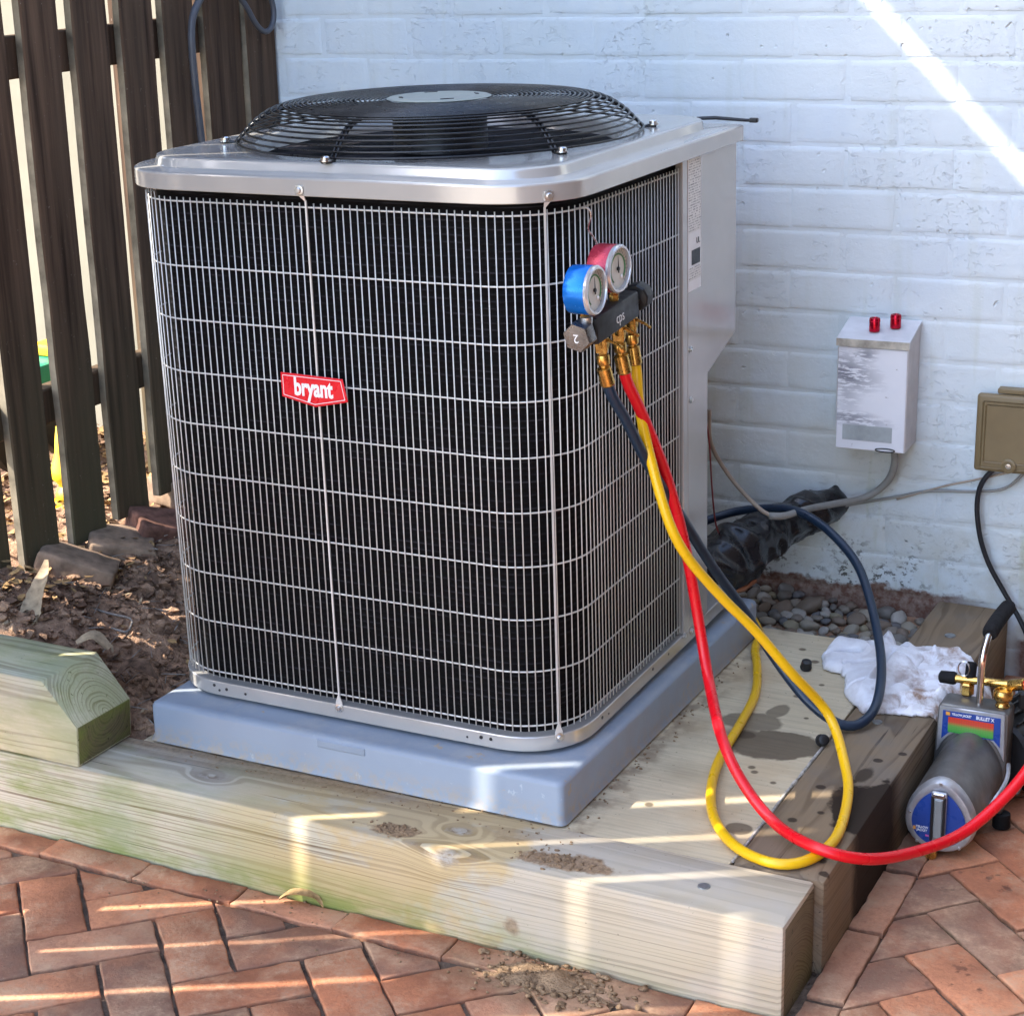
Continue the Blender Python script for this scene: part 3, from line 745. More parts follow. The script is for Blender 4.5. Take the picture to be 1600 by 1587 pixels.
def scatter(name, mat, items, kind='stuff', parent=None):
    b = MB()
    for it in items: it(b)
    o = b.build(name, mat, parent, ang=20 if 'clod' in name else 180, fix=False); o['kind'] = kind; return o
rs = random.Random(5)
def flake(x, y, z, s, curl=.4, asp=.5):
    a, t1, t2 = rs.uniform(0, 6.28), rs.uniform(-.5, .5), rs.uniform(-.5, .5); c = rs.uniform(.1, curl)
    mm = Matrix.Translation((x, y, z)) @ Matrix.Rotation(a, 4, 'Z') @ Matrix.Rotation(t1, 4, 'X') @ Matrix.Rotation(t2, 4, 'Y')
    def f(b):
        P = [(-1, 0, c), (-.4, -asp, .1), (.4, -asp*.9, .1), (1, 0, c), (.4, asp, .15), (-.4, asp*.8, .12)]
        vs = [b.bm.verts.new(mm @ Vector((p[0]*s, p[1]*s, p[2]*s))) for p in P]
        b.bm.faces.new((vs[0], vs[1], vs[5])); b.bm.faces.new((vs[1], vs[2], vs[4], vs[5])); b.bm.faces.new((vs[2], vs[3], vs[4]))
    return f
def clod(x, y, z, s):
    sd_ = rs.uniform(0, 99)
    def f(b):
        r = bmesh.ops.create_icosphere(b.bm, subdivisions=1, radius=s)
        st = Vector((1.3*rs.uniform(.7, 1.3), rs.uniform(.6, 1.2), rs.uniform(.5, .9)))
        for v in r['verts']: v.co = Vector((v.co.x*st.x, v.co.y*st.y, v.co.z*st.z))*(1+1.0*mnoise.noise(v.co*(1.5/s)+Vector((sd_, 0, 0))))+Vector((x, y, z))
    return f
def sticklet(x, y, z, l, r):
    a, t = rs.uniform(0, 6.28), rs.uniform(-.25, .25)
    d = Vector((math.cos(a), math.sin(a), t))*l
    return lambda b: b.tube([Vector((x, y, z))-d, Vector((x, y, z+.001))+d*.2, Vector((x, y, z))+d], [r, r*.8, r*.5], 4)
def bed_pts(n, x0=-1.60, x1=-1.19, y0=.16, y1=1.0):
    for _ in range(n):
        x, y = rs.uniform(x0, x1), rs.uniform(y0, y1)
        yield x, y, bed_z(x, y)+.016*fbm(x, y, 0, 9)+.010*fbm(x, y, 3, 26)+.004
tag(scatter('soil_clods', 'dirt', [clod(x, y, z, rs.choice((.0015, .002, .003, .003, .004, .005, .006, .008, .011))) for x, y, z in bed_pts(2600)]), kind='stuff')
tag(scatter('leaf_litter', 'leaf_dark', [flake(x, y, z+.003, rs.choice((.003, .004, .006, .008, .014))) for x, y, z in bed_pts(360)]+[flake(x, y, z+.004, rs.uniform(.005, .018)) for x, y, z in bed_pts(140, -1.62, -1.45, .2, .6)]), kind='stuff')
tag(scatter('fallen_leaf_bits', 'leaf', [flake(x, y, z+.006, rs.uniform(.005, .014)) for x, y, z in bed_pts(60)]+[flake(x, y, z+.01, rs.uniform(.006, .016)) for x, y, z in bed_pts(80, -1.61, -1.5, .22, .62)]), kind='stuff')
tag(scatter('bark_shreds', 'leaf_dark', [flake(x, y, z+.004, rs.uniform(.004, .016), .25, rs.uniform(.06, .16)) for x, y, z in bed_pts(600)]), kind='stuff')
tag(scatter('pale_shreds', 'leaf_pale', [flake(x, y, z+.005, rs.uniform(.004, .013), .25, rs.uniform(.1, .3)) for x, y, z in bed_pts(130)]), kind='stuff')
tag(scatter('twig_litter', 'twig', [sticklet(x, y, z+.006, rs.uniform(.008, .035), rs.uniform(.0006, .0016)) for x, y, z in bed_pts(130)]), kind='stuff')
tag(scatter('litter_beyond_fence', 'leaf', [flake(x, y, z+.008, rs.uniform(.008, .022)) for x, y, z in bed_pts(520, -2.22, -1.66, .5, 1.27)]), kind='stuff')
tag(scatter('dark_litter_beyond_fence', 'leaf_dark', [flake(x, y, z+.006, rs.uniform(.008, .024)) for x, y, z in bed_pts(420, -2.22, -1.66, .4, 1.27)]), kind='stuff')

# unseen boards added at the right to keep sky light off right hand faces
side = thing('added_sky_blocker', (1.0, -.3, 0), 'added dark brown boards out of view on the right, blocking sky light', 'light blocker'); side['kind'] = 'thing'
bd = MB(); bd.box(0, .022, 0, .139, .0, 3.2); bd_me = bd.mesh('board'); bd_me.materials.append(MT['blocker_brown'])
for i in range(26): link('board', bd_me, side, True, Vector((1.0+rs.uniform(0, .003), -2.3+i*.1405, 0))-Vector(side.location))
# ---- gravel strip at the foot of the wall
b = MB(); b.box(-.75, -.128, 1.0615, 1.338, .02, .094)
gravel = tag(b.build('gravel_bed', 'dirt'), kind='structure')
rg = random.Random(21)
def stone_mesh(seed):
    b = MB(); bmesh.ops.create_icosphere(b.bm, subdivisions=2, radius=1.)
    for v in b.bm.verts:
        p = v.co.copy(); q = mnoise.noise(p*.9+Vector((seed*5.3, 0, 0)))*.28+mnoise.noise(p*2.1+Vector((0, seed*3.1, 0)))*.10
        v.co = p*(1+q)
    for _ in range(4):                               # flatten a few sides so that they read as broken pebbles
        d = Vector((rg.uniform(-1, 1), rg.uniform(-1, 1), rg.uniform(-.6, 1))).normalized(); h = rg.uniform(.66, .9)
        for v in b.bm.verts:
            e = v.co.dot(d)-h
            if e > 0: v.co -= d*e*.85
    me = b.mesh('stone', 50); me.materials.append(MT['stone']); return me
stm = [stone_mesh(i) for i in range(12)]
pl = []
def stone(x, y, z, s): 
    o = link('stone', stm[rg.randrange(12)], gravel, True, (x, y, z), (rg.uniform(-.4, .4), rg.uniform(-.4, .4), rg.uniform(0, 6.28)))
    o.scale = (s*rg.uniform(.95, 1.3), s*rg.uniform(.75, 1.), s*rg.uniform(.5, .75))
tries = 0
while len(pl) < 250 and tries < 16000:
    tries += 1
    x, y = rg.uniform(-.70, -.145), rg.uniform(1.072, 1.325); s = rg.choice((.012, .015, .017, .019, .022, .024))
    if x > -.2 and y > 1.24 and rg.random() < .6: continue
    if all((x-a)**2+(y-c)**2 > ((s+t)*.74)**2 for a, c, t in pl):
        pl.append((x, y, s)); stone(x, y, .092+s*.55*rg.random()+.026*max(0, (y-1.15)/.2)*max(0, (-.25-x)/.2), s)
print('stones', len(pl))

# ---- timbers and plywood deck
def timber(name, x0, x1, y0, y1, z0, z1, mat, label, bev=.006, cut=None, endax=0):
    root = thing(name, ((x0+x1)/2, (y0+y1)/2, z0), label, 'timber')
    b = MB()
    if cut: b.prism(cut, y0, y1, 1, bev*.7)
    else: b.box(x0, x1, y0, y1, z0-.03, z1, bev, 2)
    bmesh.ops.subdivide_edges(b.bm, edges=[e for e in b.bm.edges if e.calc_length() > .4], cuts=14)
    for v in b.bm.verts: v.co += mnoise.noise_vector(v.co*9)*.0012
    bmesh.ops.recalc_face_normals(b.bm, faces=b.bm.faces)
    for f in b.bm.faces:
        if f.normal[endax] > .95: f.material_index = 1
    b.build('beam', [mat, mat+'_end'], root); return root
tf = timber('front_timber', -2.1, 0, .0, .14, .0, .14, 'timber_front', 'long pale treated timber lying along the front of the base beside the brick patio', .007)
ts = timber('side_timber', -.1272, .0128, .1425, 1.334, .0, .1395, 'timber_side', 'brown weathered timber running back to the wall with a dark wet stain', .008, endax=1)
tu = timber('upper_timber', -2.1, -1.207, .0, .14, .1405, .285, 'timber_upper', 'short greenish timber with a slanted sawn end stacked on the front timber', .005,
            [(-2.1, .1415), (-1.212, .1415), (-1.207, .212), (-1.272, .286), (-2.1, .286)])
def nail(x, y, z, r, parent, sx=1.):
    b = MB(); b.lathe([(r*.2, .0014), (r, .0010), (r*1.05, .0), (r, -.003)], 12, Matrix.Translation((x, y, z)) @ Matrix.Diagonal((sx, 1, 1, 1)))
    b.build('nail_head', 'galv', parent)
nail(-.073, .705, .1405, .0085, ts); nail(-.058, 1.148, .1405, .010, ts); nail(-.138, .059, .1408, .009, tf)
b = MB(); b.lathe([(.0075, .0004), (.0075, -.002)], 12, Matrix.Translation((-.138, .059, .1414))); b.build('bolt_hole', 'black', tf)
ply = thing('plywood_panel', (-.65, .6, .12), 'weathered plywood panel with damp stains lying inside the timber frame', 'panel')
b = MB(); b.box(-1.19, -.1305, .1415, 1.0605, .1185, .1362, .0015, 1)
bmesh.ops.subdivide_edges(b.bm, edges=[e for e in b.bm.edges if e.calc_length() > .4], cuts=14)
for v in b.bm.verts:
    if v.co.z > .13: v.co.z += .0012*mnoise.noise(v.co*6)
b.build('board', 'ply', ply)
b = MB(); pts = [(-.1285+.0022*mnoise.noise(Vector((0, y*9, 3))), y, .1370) for y in [.15+i*.02 for i in range(24)]]
b.tube(pts, [.0026+.0026*mnoise.noise(Vector((i*.9, 2, 0))) for i in range(24)], 6)
b.build('caulk_bead', 'caulk', ply)
# spilled tan soil on the paving and against the pad
tag(scatter('spilled_soil', 'soil_pile', [clod(x, y, .001+rs.uniform(-.002, .002), rs.uniform(.0012, .0055)) for x, y in [(rs.gauss(-.33, .055), rs.gauss(-.05, .025)) for _ in range(330)] if y < -.004 and x > -.52]
    +[clod(rs.uniform(-1.1, -.05), rs.uniform(-.13, -.004), .0, rs.uniform(.0008, .0024)) for _ in range(110)]
    +[clod(rs.gauss(-.36, .03), rs.gauss(.045, .012), .1405, rs.uniform(.001, .0034)) for _ in range(110)]
    +[clod(rs.gauss(-.63, .02), rs.gauss(.028, .01), .1405, rs.uniform(.001, .003)) for _ in range(50)]
    +[clod(rs.uniform(-.42, -.36), rs.uniform(.10, .9), .1372, rs.uniform(.0008, .0026)) for _ in range(120)]
    +[clod(rs.uniform(-1.1, -.35), rs.uniform(.09, .14), .1405, rs.uniform(.0007, .002)) for _ in range(100)]), kind='stuff')
b = MB(); rows = []
for i in range(17):
    row = []
    for j in range(9):
        u, v_ = i/8-1, j/4-1; x, y = -.335+u*.11, -.048+v_*.042
        d = max(0, 1-u*u-v_*v_); row.append(b.bm.verts.new((x, y, -.006+.016*d*(.8+.8*fbm(x, y, 2, 30)))))
    rows.append(row)
for i in range(16):
    for j in range(8): b.bm.faces.new((rows[i][j], rows[i+1][j], rows[i+1][j+1], rows[i][j+1]))
tag(b.build('soil_mound', 'soil_pile', ang=180), 'small mound of tan soil spilled on the bricks against the front timber', 'soil')

# ---- picket fence
fence = thing('picket_fence', (-1.62, .0, .2), 'dark brown picket fence with narrow gaps standing at the left', 'fence')
rf = random.Random(2)
FX, FT, PW, PP = -1.62, .018, .100, .138
def picket_mesh(seed, w=PW, h=1.66):
    b = MB(); n = 14; rings = []
    for i in range(n+1):
        z = i/n*h; dx = .0035*mnoise.noise(Vector((z*2.2, seed*3, 1))); dw = .0025*mnoise.noise(Vector((z*7, seed*5, 4)))
        hw = w/2+dw
        rings.append([(-FT, dx-hw, z), (-FT, dx+hw, z), (-.003, dx+hw, z), (0, dx+hw-.003, z), (0, dx-hw+.003, z), (-.003, dx-hw, z)])
    b.loft(rings); bmesh.ops.recalc_face_normals(b.bm, faces=b.bm.faces)
    for f in b.bm.faces:
        if abs(f.normal.y) > .8: f.material_index = 1
    me = b.mesh('picket', 40); me.materials.append(MT['picket']); me.materials.append(MT['picket_edge']); return me
pkm = [picket_mesh(i) for i in range(6)]
k = 0
for i in range(-17, 5):
    yc = .487+PP*i+PP/2
    base = .302+.035*max(0, (yc-.4)/.4) if yc > .05 else .24
    link('picket', pkm[k % 6], fence, True, Vector((FX+rf.uniform(-.002, .002), yc+rf.uniform(-.004, .004), base))-fence.location, (rf.uniform(-.006, .006), rf.uniform(-.004, .004), 0)); k += 1
link('picket', picket_mesh(9, .112), fence, True, Vector((FX, 1.122, .34))-fence.location)
link('picket', picket_mesh(10, .105), fence, True, Vector((FX+.012, 1.234, .34))-fence.location)
for zc, h in ((.600, .068), (1.245, .075), (1.86, .075)):
    b = MB(); b.box(FX-FT-.040, FX-FT-.001, -2.0, 1.29, zc-h/2, zc+h/2, .003, 1)
    bmesh.ops.rotate(b.bm, cent=(FX, .6, zc), matrix=Matrix.Rotation(R(1.2), 3, 'X'), verts=b.bm.verts) if zc < 1.5 else None
    b.build('rail', 'picket', fence)
bt = MB(); bt.box(-.010, 0, -.003, .044, .25, 1.93); bt_me = bt.mesh('slit_blocker'); bt_me.materials.append(MT['picket'])
bt2 = MB(); bt2.box(-.010, 0, -.022, .044, .25, 1.93); bt2_me = bt2.mesh('slit_blocker'); bt2_me.materials.append(MT['picket'])
for i in range(-17, 5):                              # unseen strips added behind the gaps to narrow the slits of sun
    if i in (-1, -2): continue
    link('slit_blocker', bt2_me if i in (-5, -6, -11, -12, -13) else bt_me, fence, True, Vector((FX-.062, .487+PP*i-(PP-PW)/2-.012, .0))-fence.location)
for y in (-1.6, 1.235):
    b = MB(); b.box(FX-.15, FX-.062, y-.045, y+.045, .1, 1.95, .004, 1); b.build('post', 'picket', fence)
# unseen slats added to block the sun; its one open joint throws the bar of sun on the wall
scr = thing('added_sun_screen', (-1.72, -.2, 1.9), 'added tall dark slats out of view behind the picket fence, blocking sun', 'screen')
for y in (-1.25, -.1, 1.0):
    b = MB(); b.box(-1.80, -1.74, y-.03, y+.03, .1, 3.9); b.build('post', 'picket', scr)
z = 1.930
while z < 3.75:
    h = .137
    b = MB(); b.box(-1.738, -1.718, -1.35, 1.06, z, z+h-.001); b.build('slat', 'picket', scr)
    z += h if not (2.70 < z+h < 2.82) else h+.056
for q in range(4):
    b = MB(); b.box(-1.738, -1.718, .22, 1.30, 1.375+q*.1425, 1.375+q*.1425+.1415); b.build('slat', 'picket', scr)

# ================================================================== OUTDOOR UNIT
X0, X1, Y0, Y1 = -1.186, -.420, .200, .945
UC = Vector(((X0+X1)/2, (Y0+Y1)/2, 0))
def rrect(inset=0., r=.115, n=9, z=0., sq=False):
    """rounded square footprint, counter-clockwise from the front left; sq: the rear right corner stays square"""
    x0, x1, y0, y1 = X0+inset, X1-inset, Y0+inset, Y1-inset; r = max(.004, r-inset); P = []
    for cx, cy, a0, rr in ((x1, y0, -90, r), (x1, y1, 0, .012 if sq else r), (x0, y1, 90, r), (x0, y0, 180, r)):
        sx, sy = (-1 if cx == x1 else 1), (-1 if cy == y1 else 1)
        for i in range(n+1):
            a = R(a0+90*i/n); P.append((cx+sx*rr+rr*math.cos(a), cy+sy*rr+rr*math.sin(a), z))
    return P
pad = thing('equipment_pad', (-.785, .56, .14), 'blue grey plastic pad under the outdoor unit', 'pad')
def padring(ins, z, r=.012, n=4):
    x0, x1, y0, y1 = -1.171+ins, -.398-ins, .143+ins, 1.02-ins; P = []
    for cx, cy, a0 in ((x1, y0, -90), (x1, y1, 0), (x0, y1, 90), (x0, y0, 180)):
        sx, sy = (-1 if cx == x1 else 1), (-1 if cy == y1 else 1)
        for i in range(n+1):
            a = R(a0+90*i/n); P.append((cx+sx*r+r*math.cos(a), cy+sy*r+r*math.sin(a), z))
    return P
b = MB(); b.loft([padring(-.004, .1405), padring(0, .152), padring(0, .2010), padring(.0022, .2065), padring(.007, .2095), padring(.016, .2106)]); b.build('slab', 'pad', pad, ang=50)
b = MB(); b.box(-.836, -.745, .1412, .146, .190, .203, .0015, 1); b.build('lip', 'pad', pad)

unit = thing('air_conditioner', (UC.x, UC.y, .2106), 'grey outdoor air conditioner with wire grille and round fan guard on top', 'air conditioner')
b = MB(); b.loft([rrect(.03, z=.2108), rrect(.03, z=.222)]); b.build('foot', 'black', unit)
b = MB(); b.loft([rrect(.004, z=.2200, sq=True), rrect(.000, z=.2215, sq=True), rrect(.000, z=.2435, sq=True), rrect(.0012, z=.2450, sq=True), rrect(.022, z=.2450, sq=True)]); bp = b.build('base_pan', 'unit', unit, ang=30)
def on_side(t):      # point and outward normal at perimeter fraction for the front: x on the front face
    return t
hole = MB(); hole.lathe([(.0028, 0), (.0028, .0008)], 10); hole_me = hole.mesh('drain_hole'); hole_me.materials.append(MT['black'])
for (x, y, z, nx, ny, r) in ((-1.075, .2, .238, 0, -1, 1.), (-1.065, .2, .230, 0, -1, .8), (-1.05, .2, .234, 0, -1, 1.), (-1.012, .2, .232, 0, -1, .8), (-.565, .2, .236, 0, -1, 1.1), (-.548, .2, .236, 0, -1, 1.), (-.59, .2, .232, 0, -1, .7), (-.42, .34, .236, 1, 0, 1.), (-.42, .365, .232, 1, 0, .7), (-.42, .55, .236, 1, 0, 1.), (-.42, .62, .236, 1, 0, .8)):
    o = link('drain_hole', hole_me, bp, True); o.matrix_local = Matrix.Translation(-Vector(unit.location)-Vector(bp.location)) @ axis_matrix(Vector((x, y, z)), (nx, ny, 0)) @ Matrix.Scale(r, 4)
b = MB(); b.loft([rrect(.021, z=.230), rrect(.021, z=1.095)]); b.build('coil', 'coil', unit, ang=30)
# grille of wires round the front, the left and the right up to the corner panel
GZ0, GZ1 = .2575, 1.0560
def grille_path():
    P = []; r = .115; x0, x1, y0, y1 = X0+.004, X1-.004, Y0+.004, Y1-.004
    seg = []
    def line(a, c):
        d = math.dist(a, c); k = max(1, int(d/.002))
        for i in range(k): seg.append((a[0]+(c[0]-a[0])*i/k, a[1]+(c[1]-a[1])*i/k))
    def arc(cx, cy, a0):
        for i in range(90): a = R(a0-i); seg.append((cx+r*math.cos(a), cy+r*math.sin(a)))
    line((x1, .686), (x1, y0+r)); arc(x1-r, y0+r, 0); line((x1-r, y0), (x0+r, y0)); arc(x0+r, y0+r, -90)
    line((x0, y0+r), (x0, y1-r)); arc(x0+r, y1-r, 180); line((x0+r, y1), (-.62, y1))
    return seg
GP = grille_path(); cum = [0]
for p, q in zip(GP, GP[1:]): cum.append(cum[-1]+math.dist(p, q))
def at_len(s):
    import bisect
    i = min(len(GP)-2, max(0, bisect.bisect(cum, s)-1)); t = (s-cum[i])/max(1e-9, cum[i+1]-cum[i])
    p, q = GP[i], GP[i+1]; d = (q[0]-p[0], q[1]-p[1]); l = math.hypot(*d) or 1
    return (p[0]+d[0]*t, p[1]+d[1]*t), (-d[1]/l, d[0]/l)         # point, outward normal
rgw = random.Random(9)
b = MB(); s = .006
while s < cum[-1]:
    (x, y), n_ = at_len(s); e = .0012
    j = rgw.uniform(-.0004, .0004)
    b.tube([(x+n_[0]*e, y+n_[1]*e, GZ0-.004), (x+n_[0]*(e+j), y+n_[1]*(e+j), .65), (x+n_[0]*e, y+n_[1]*e, GZ1+.004)], .00100, 5)
    s += .01255
b.build('grille_wires', 'wire', unit, ang=180)['kind'] = 'stuff'
ringz = [1.0535, .952]+[.952-.0856*i for i in range(1, 8)]+[.2620]
for z in ringz:
    b = MB(); P = []
    s = 0.
    while s < cum[-1]: (x, y), n_ = at_len(s); P.append((x-n_[0]*.0010, y-n_[1]*.0010, z)); s += .012
    b.tube(P, .0014, 5); b.build('hoop_wire', 'wire', unit, ang=180)
def strap(sx):
    (x, y), n_ = at_len(sx); o = lambda e, z: (x+n_[0]*e, y+n_[1]*e, z)
    tx = (-n_[1], n_[0]); b = MB()
    def pl(w, z0, z1, e): 
        c = [(x+tx[0]*q+n_[0]*e2, y+tx[1]*q+n_[1]*e2) for q, e2 in ((-w, e), (w, e), (w, e+.0022), (-w, e+.0022))]
        b.prism(c, z0, z1, 2)
    pl(.0014, .262, 1.064, .0014)
    for zz, sg in ((1.064, 1), (.262, -1)):
        c0 = [(-.0015, 0), (.0015, 0), (.0062, .013*sg), (.0062, .024*sg), (-.0062, .024*sg), (-.0062, .013*sg)]
        ee = lambda dz: .0030 if sg < 0 or dz == 0 else .0165
        lo = [Vector((x+tx[0]*q+n_[0]*ee(dz), y+tx[1]*q+n_[1]*ee(dz), zz+dz)) for q, dz in c0]; hi = [p+Vector((n_[0], n_[1], 0))*.0016 for p in lo]
        b.loft([lo, hi])
    st = b.build('strap', 'wire', unit)
    for zz in (1.0820, .2400):
        b = MB(); b.lathe([(.0072, 0), (.0072, .0012), (.0048, .0016), (.0045, .0048), (.0036, .0058), (0, .006)], 12, axis_matrix(Vector(o(.0046 if zz < 1 else .0180, zz)), (n_[0], n_[1], .0)))
        b.build('screw', 'screw', st)
def len_at(x, side='front'):
    best = min(range(len(GP)), key=lambda i: abs(GP[i][0]-x)+(0 if GP[i][1] < .33 else 9)); return cum[best]
strap(len_at(-.827)); strap(len_at(-.452))
# corner post and the panel over the electrics at the rear right
b = MB(); b.box(X1-.012, X1+.001, .6885, .7105, .2452, 1.085, .0015, 1); b.build('corner_post', 'unit', unit)
b = MB(); b.prism([(.7115, .2452), (.806, .2452), (.806, .690), (.944, .735), (.944, 1.084), (.7115, 1.084)], X1-.09, X1+.0002, 0, .002, 1)
panel = b.build('service_panel', 'unit', unit)
b = MB(); b.box(-1.02, -.58, .905, .9435, .254, 1.068); b.build('rear_panel', 'unit', unit)
b = MB(); b.box(X1+.0004, X1+.0010, .7135, .771, .850, 1.081); lab = b.build('rating_label', 'white_print', panel)
b = MB(); b.box(X1+.0011, X1+.0014, .7155, .769, .948, 1.077); b.build('label_print', 'plate_print', lab)
b = MB(); b.box(X1+.0011, X1+.0014, .728, .766, .893, .918); b.build('label_block', 'black', lab)
b = MB(); b.box(X1+.0011, X1+.0014, .716, .768, .868, .889); b.build('label_print', 'plate_print', lab)
text('label_text', 'UL', .014, axis_matrix(Vector((X1+.0015, .757, .931)), (1, 0, 0), (0, 1, 0)), 'black', lab)
for y, z in ((.690, 1.0915), (.724, 1.0925), (.7225, .752), (.7225, .664), (.690, .244), (.724, .240)):
    b = MB(); b.lathe([(.006, 0), (.006, .001), (.004, .0015), (.0038, .004), (0, .0045)], 10, axis_matrix(Vector((X1+.0006, y, z)), (1, 0, 0))); b.build('screw', 'screw', unit)
# top cap: rim, ledge, raised platform with the round fan opening
FC = Vector((-.799, .5725, 0)); OR = .303
cap = []
for ins, z in ((-.002, 1.0725), (-.0108, 1.0725), (-.0115, 1.0735), (-.0115, 1.0965), (-.0105, 1.0985), (-.0085, 1.0995), (-.0060, 1.0998), (.0195, 1.1016), (.0210, 1.1023), (.0222, 1.1042), (.0240, 1.1130), (.0255, 1.1155), (.0290, 1.1167), (.0350, 1.1170), (.043, 1.1170)):
    cap.append((ins, z))
b = MB(); N_ = 9
rings = [rrect(i, .118, N_, z, sq=i < .019) for i, z in cap]
def circ(r, z):          # points on a circle at the same bearings as the outline points
    base = rings[-1]; return [(FC.x+r*math.cos(math.atan2(p[1]-FC.y, p[0]-FC.x)), FC.y+r*math.sin(math.atan2(p[1]-FC.y, p[0]-FC.x)), z) for p in base]
for r_, z_ in ((OR+.006, 1.1170), (OR+.001, 1.1157), (OR-.004, 1.111), (OR-.012, 1.094), (OR-.018, 1.060), (OR-.018, 1.035)): rings.append(circ(r_, z_))
# finer outline so that the opening is round
def dens(Rg):
    out = []
    for q in Rg:
        P = []
        for i in range(len(q)):
            a, c = Vector(q[i-1]), Vector(q[i]); k = 6 if (c-a).length > .1 else 1
            for j in range(1, k+1): P.append(a.lerp(c, j/k))
        out.append(P)
    return out
kout = len(cap); outer = []
for q in rings[:kout]:
    P = []
    for i in range(len(q)):
        a, c = Vector(q[i-1]), Vector(q[i]); k = 8 if i % (N_+1) == 0 else 1
        for j in range(1, k+1): P.append(a.lerp(c, j/k))
    outer.append(P)
inner = []
for r_, z_ in ((OR+.006, 1.1170), (OR+.001, 1.1157), (OR-.004, 1.111), (OR-.012, 1.094), (OR-.018, 1.060), (OR-.018, 1.035)):
    inner.append([Vector((FC.x+r_*math.cos(t), FC.y+r_*math.sin(t), z_)) for t in [math.atan2(p.y-FC.y, p.x-FC.x) for p in outer[-1]]])
b.loft(outer+inner, cap=False)
topcap = b.build('top_cap', 'unit', unit, ang=24)
b = MB(); b.lathe([(.281, 0), (.281, .004)], 40, Matrix.Translation((FC.x, FC.y, .90))); b.build('inner_shield', 'black', unit)
b = MB(); b.lathe([(.078, .0), (.078, .125), (.072, .135), (.03, .140)], 32, Matrix.Translation((FC.x, FC.y, 1.025))); b.build('fan_motor', 'black', unit)
for k in range(3):
    b = MB(); rr = []
    for i in range(7):
        r_ = .05+i/6*.222; w = .10+.22*(i/6); a0 = k*R(120)+R(8)+.25*(i/6)
        pts = []
        for j in range(7):
            a = a0+(j/6-.5)*w/r_*.9; z = 1.052+(.5-j/6)*.062+.006*math.sin(j/6*3.14)
            pts.append((FC.x+r_*math.cos(a), FC.y+r_*math.sin(a), z))
        rr.append(pts+[(p[0], p[1], p[2]-.003) for p in pts[::-1]])
    b.loft(rr); b.build('fan_blade', 'black', unit)
# wire fan guard: rings on a domed profile with six radial struts
prof = [(.086, 1.1756), (.14, 1.1772), (.19, 1.1774), (.228, 1.1764), (.254, 1.1742), (.271, 1.1704), (.287, 1.1636), (.301, 1.1545), (.313, 1.1442), (.324, 1.1328), (.335, 1.1212)]
pc = [0]
for p, q in zip(prof, prof[1:]): pc.append(pc[-1]+math.dist(p, q))
def prof_at(s):
    for i in range(len(prof)-1):
        if s <= pc[i+1] or i == len(prof)-2:
            t = (s-pc[i])/(pc[i+1]-pc[i]); return prof[i][0]+(prof[i+1][0]-prof[i][0])*t, prof[i][1]+(prof[i+1][1]-prof[i][1])*t
guard = None; b = MB(); s = .004; sp = .0098
while s < pc[-1]+.001:
    sp = .0078 if s < .165 else .0108
    r_, z_ = prof_at(min(s, pc[-1])); n = 72
    b.tube([(FC.x+r_*math.cos(2*math.pi*i/n), FC.y+r_*math.sin(2*math.pi*i/n), z_) for i in range(n)], .0018, 6, closed=True); s += sp
guard = b.build('fan_guard', 'black_wire', unit, ang=180); guard['kind'] = 'stuff'
for k in range(6):
    a = R(30+60*k-.0); ca, sa = math.cos(a), math.sin(a); b = MB()
    P = [(FC.x+r_*ca, FC.y+r_*sa, z_-.0042) for r_, z_ in prof[1:]]+[(FC.x+.343*ca, FC.y+.343*sa, 1.1192), (FC.x+.356*ca, FC.y+.356*sa, 1.1192)]
    for off in (-.0035, .0035): b.tube([(p[0]-sa*off, p[1]+ca*off, p[2]) for p in P], .0026, 6)
    st = b.build('guard_strut', 'black_wire', unit, ang=180)
    b = MB(); b.lathe([(.0095, 0), (.0095, .002), (.0072, .0025), (.007, .006), (.005, .0078), (0, .008)], 14, Matrix.Translation((FC.x+.352*ca, FC.y+.352*sa, 1.1202))); b.build('bolt', 'steel', st)
b = MB(); b.lathe([(.080, 0), (.085, .001), (.086, .0022), (.083, .0036), (.056, .0044), (.054, .0038), (.0, .0038)], 48, Matrix.Translation((FC.x, FC.y, 1.1762))); hub = b.build('hub_plate', 'hub', unit, ang=30)
for k in range(4):
    a = R(38+90*k); 
    for q, w in ((.0, .011), (.020, .005)):
        b = MB(); b.lathe([(w*.55, 0), (w*.55, .0012)], 12, Matrix.Translation((FC.x+.063*math.cos(a+q*9), FC.y+.063*math.sin(a+q*9), 1.1802)) @ Matrix.Rotation(a, 4, 'Z') @ Matrix.Diagonal((.55, 1.3, 1, 1)))
        b.build('slot', 'black', hub)
# maker's badge
b = MB(); bz = .2-.0045
b.prism([(-.889, .7985), (-.7765, .7965), (-.7690, .7610), (-.829, .7478), (-.889, .7600)], bz-.0016, bz, 1, .0006, 1); badge = b.build('badge', 'badge', unit)
b = MB(); Q = [(-.8850, .7945), (-.7800, .7928), (-.7742, .7640), (-.829, .7522), (-.8850, .7635)]
for p, q in zip(Q, Q[1:]+Q[:1]): b.tube([(p[0], bz-.0019, p[1]), (q[0], bz-.0019, q[1])], .00055, 4)
b.build('badge_border', 'white_print', badge)
text('badge_lettering', 'bryant', .0385, Matrix.Translation((-.8305, bz-.0019, .7770)) @ Matrix.Rotation(R(90), 4, 'X'), 'white_print', badge, .70, .0013)
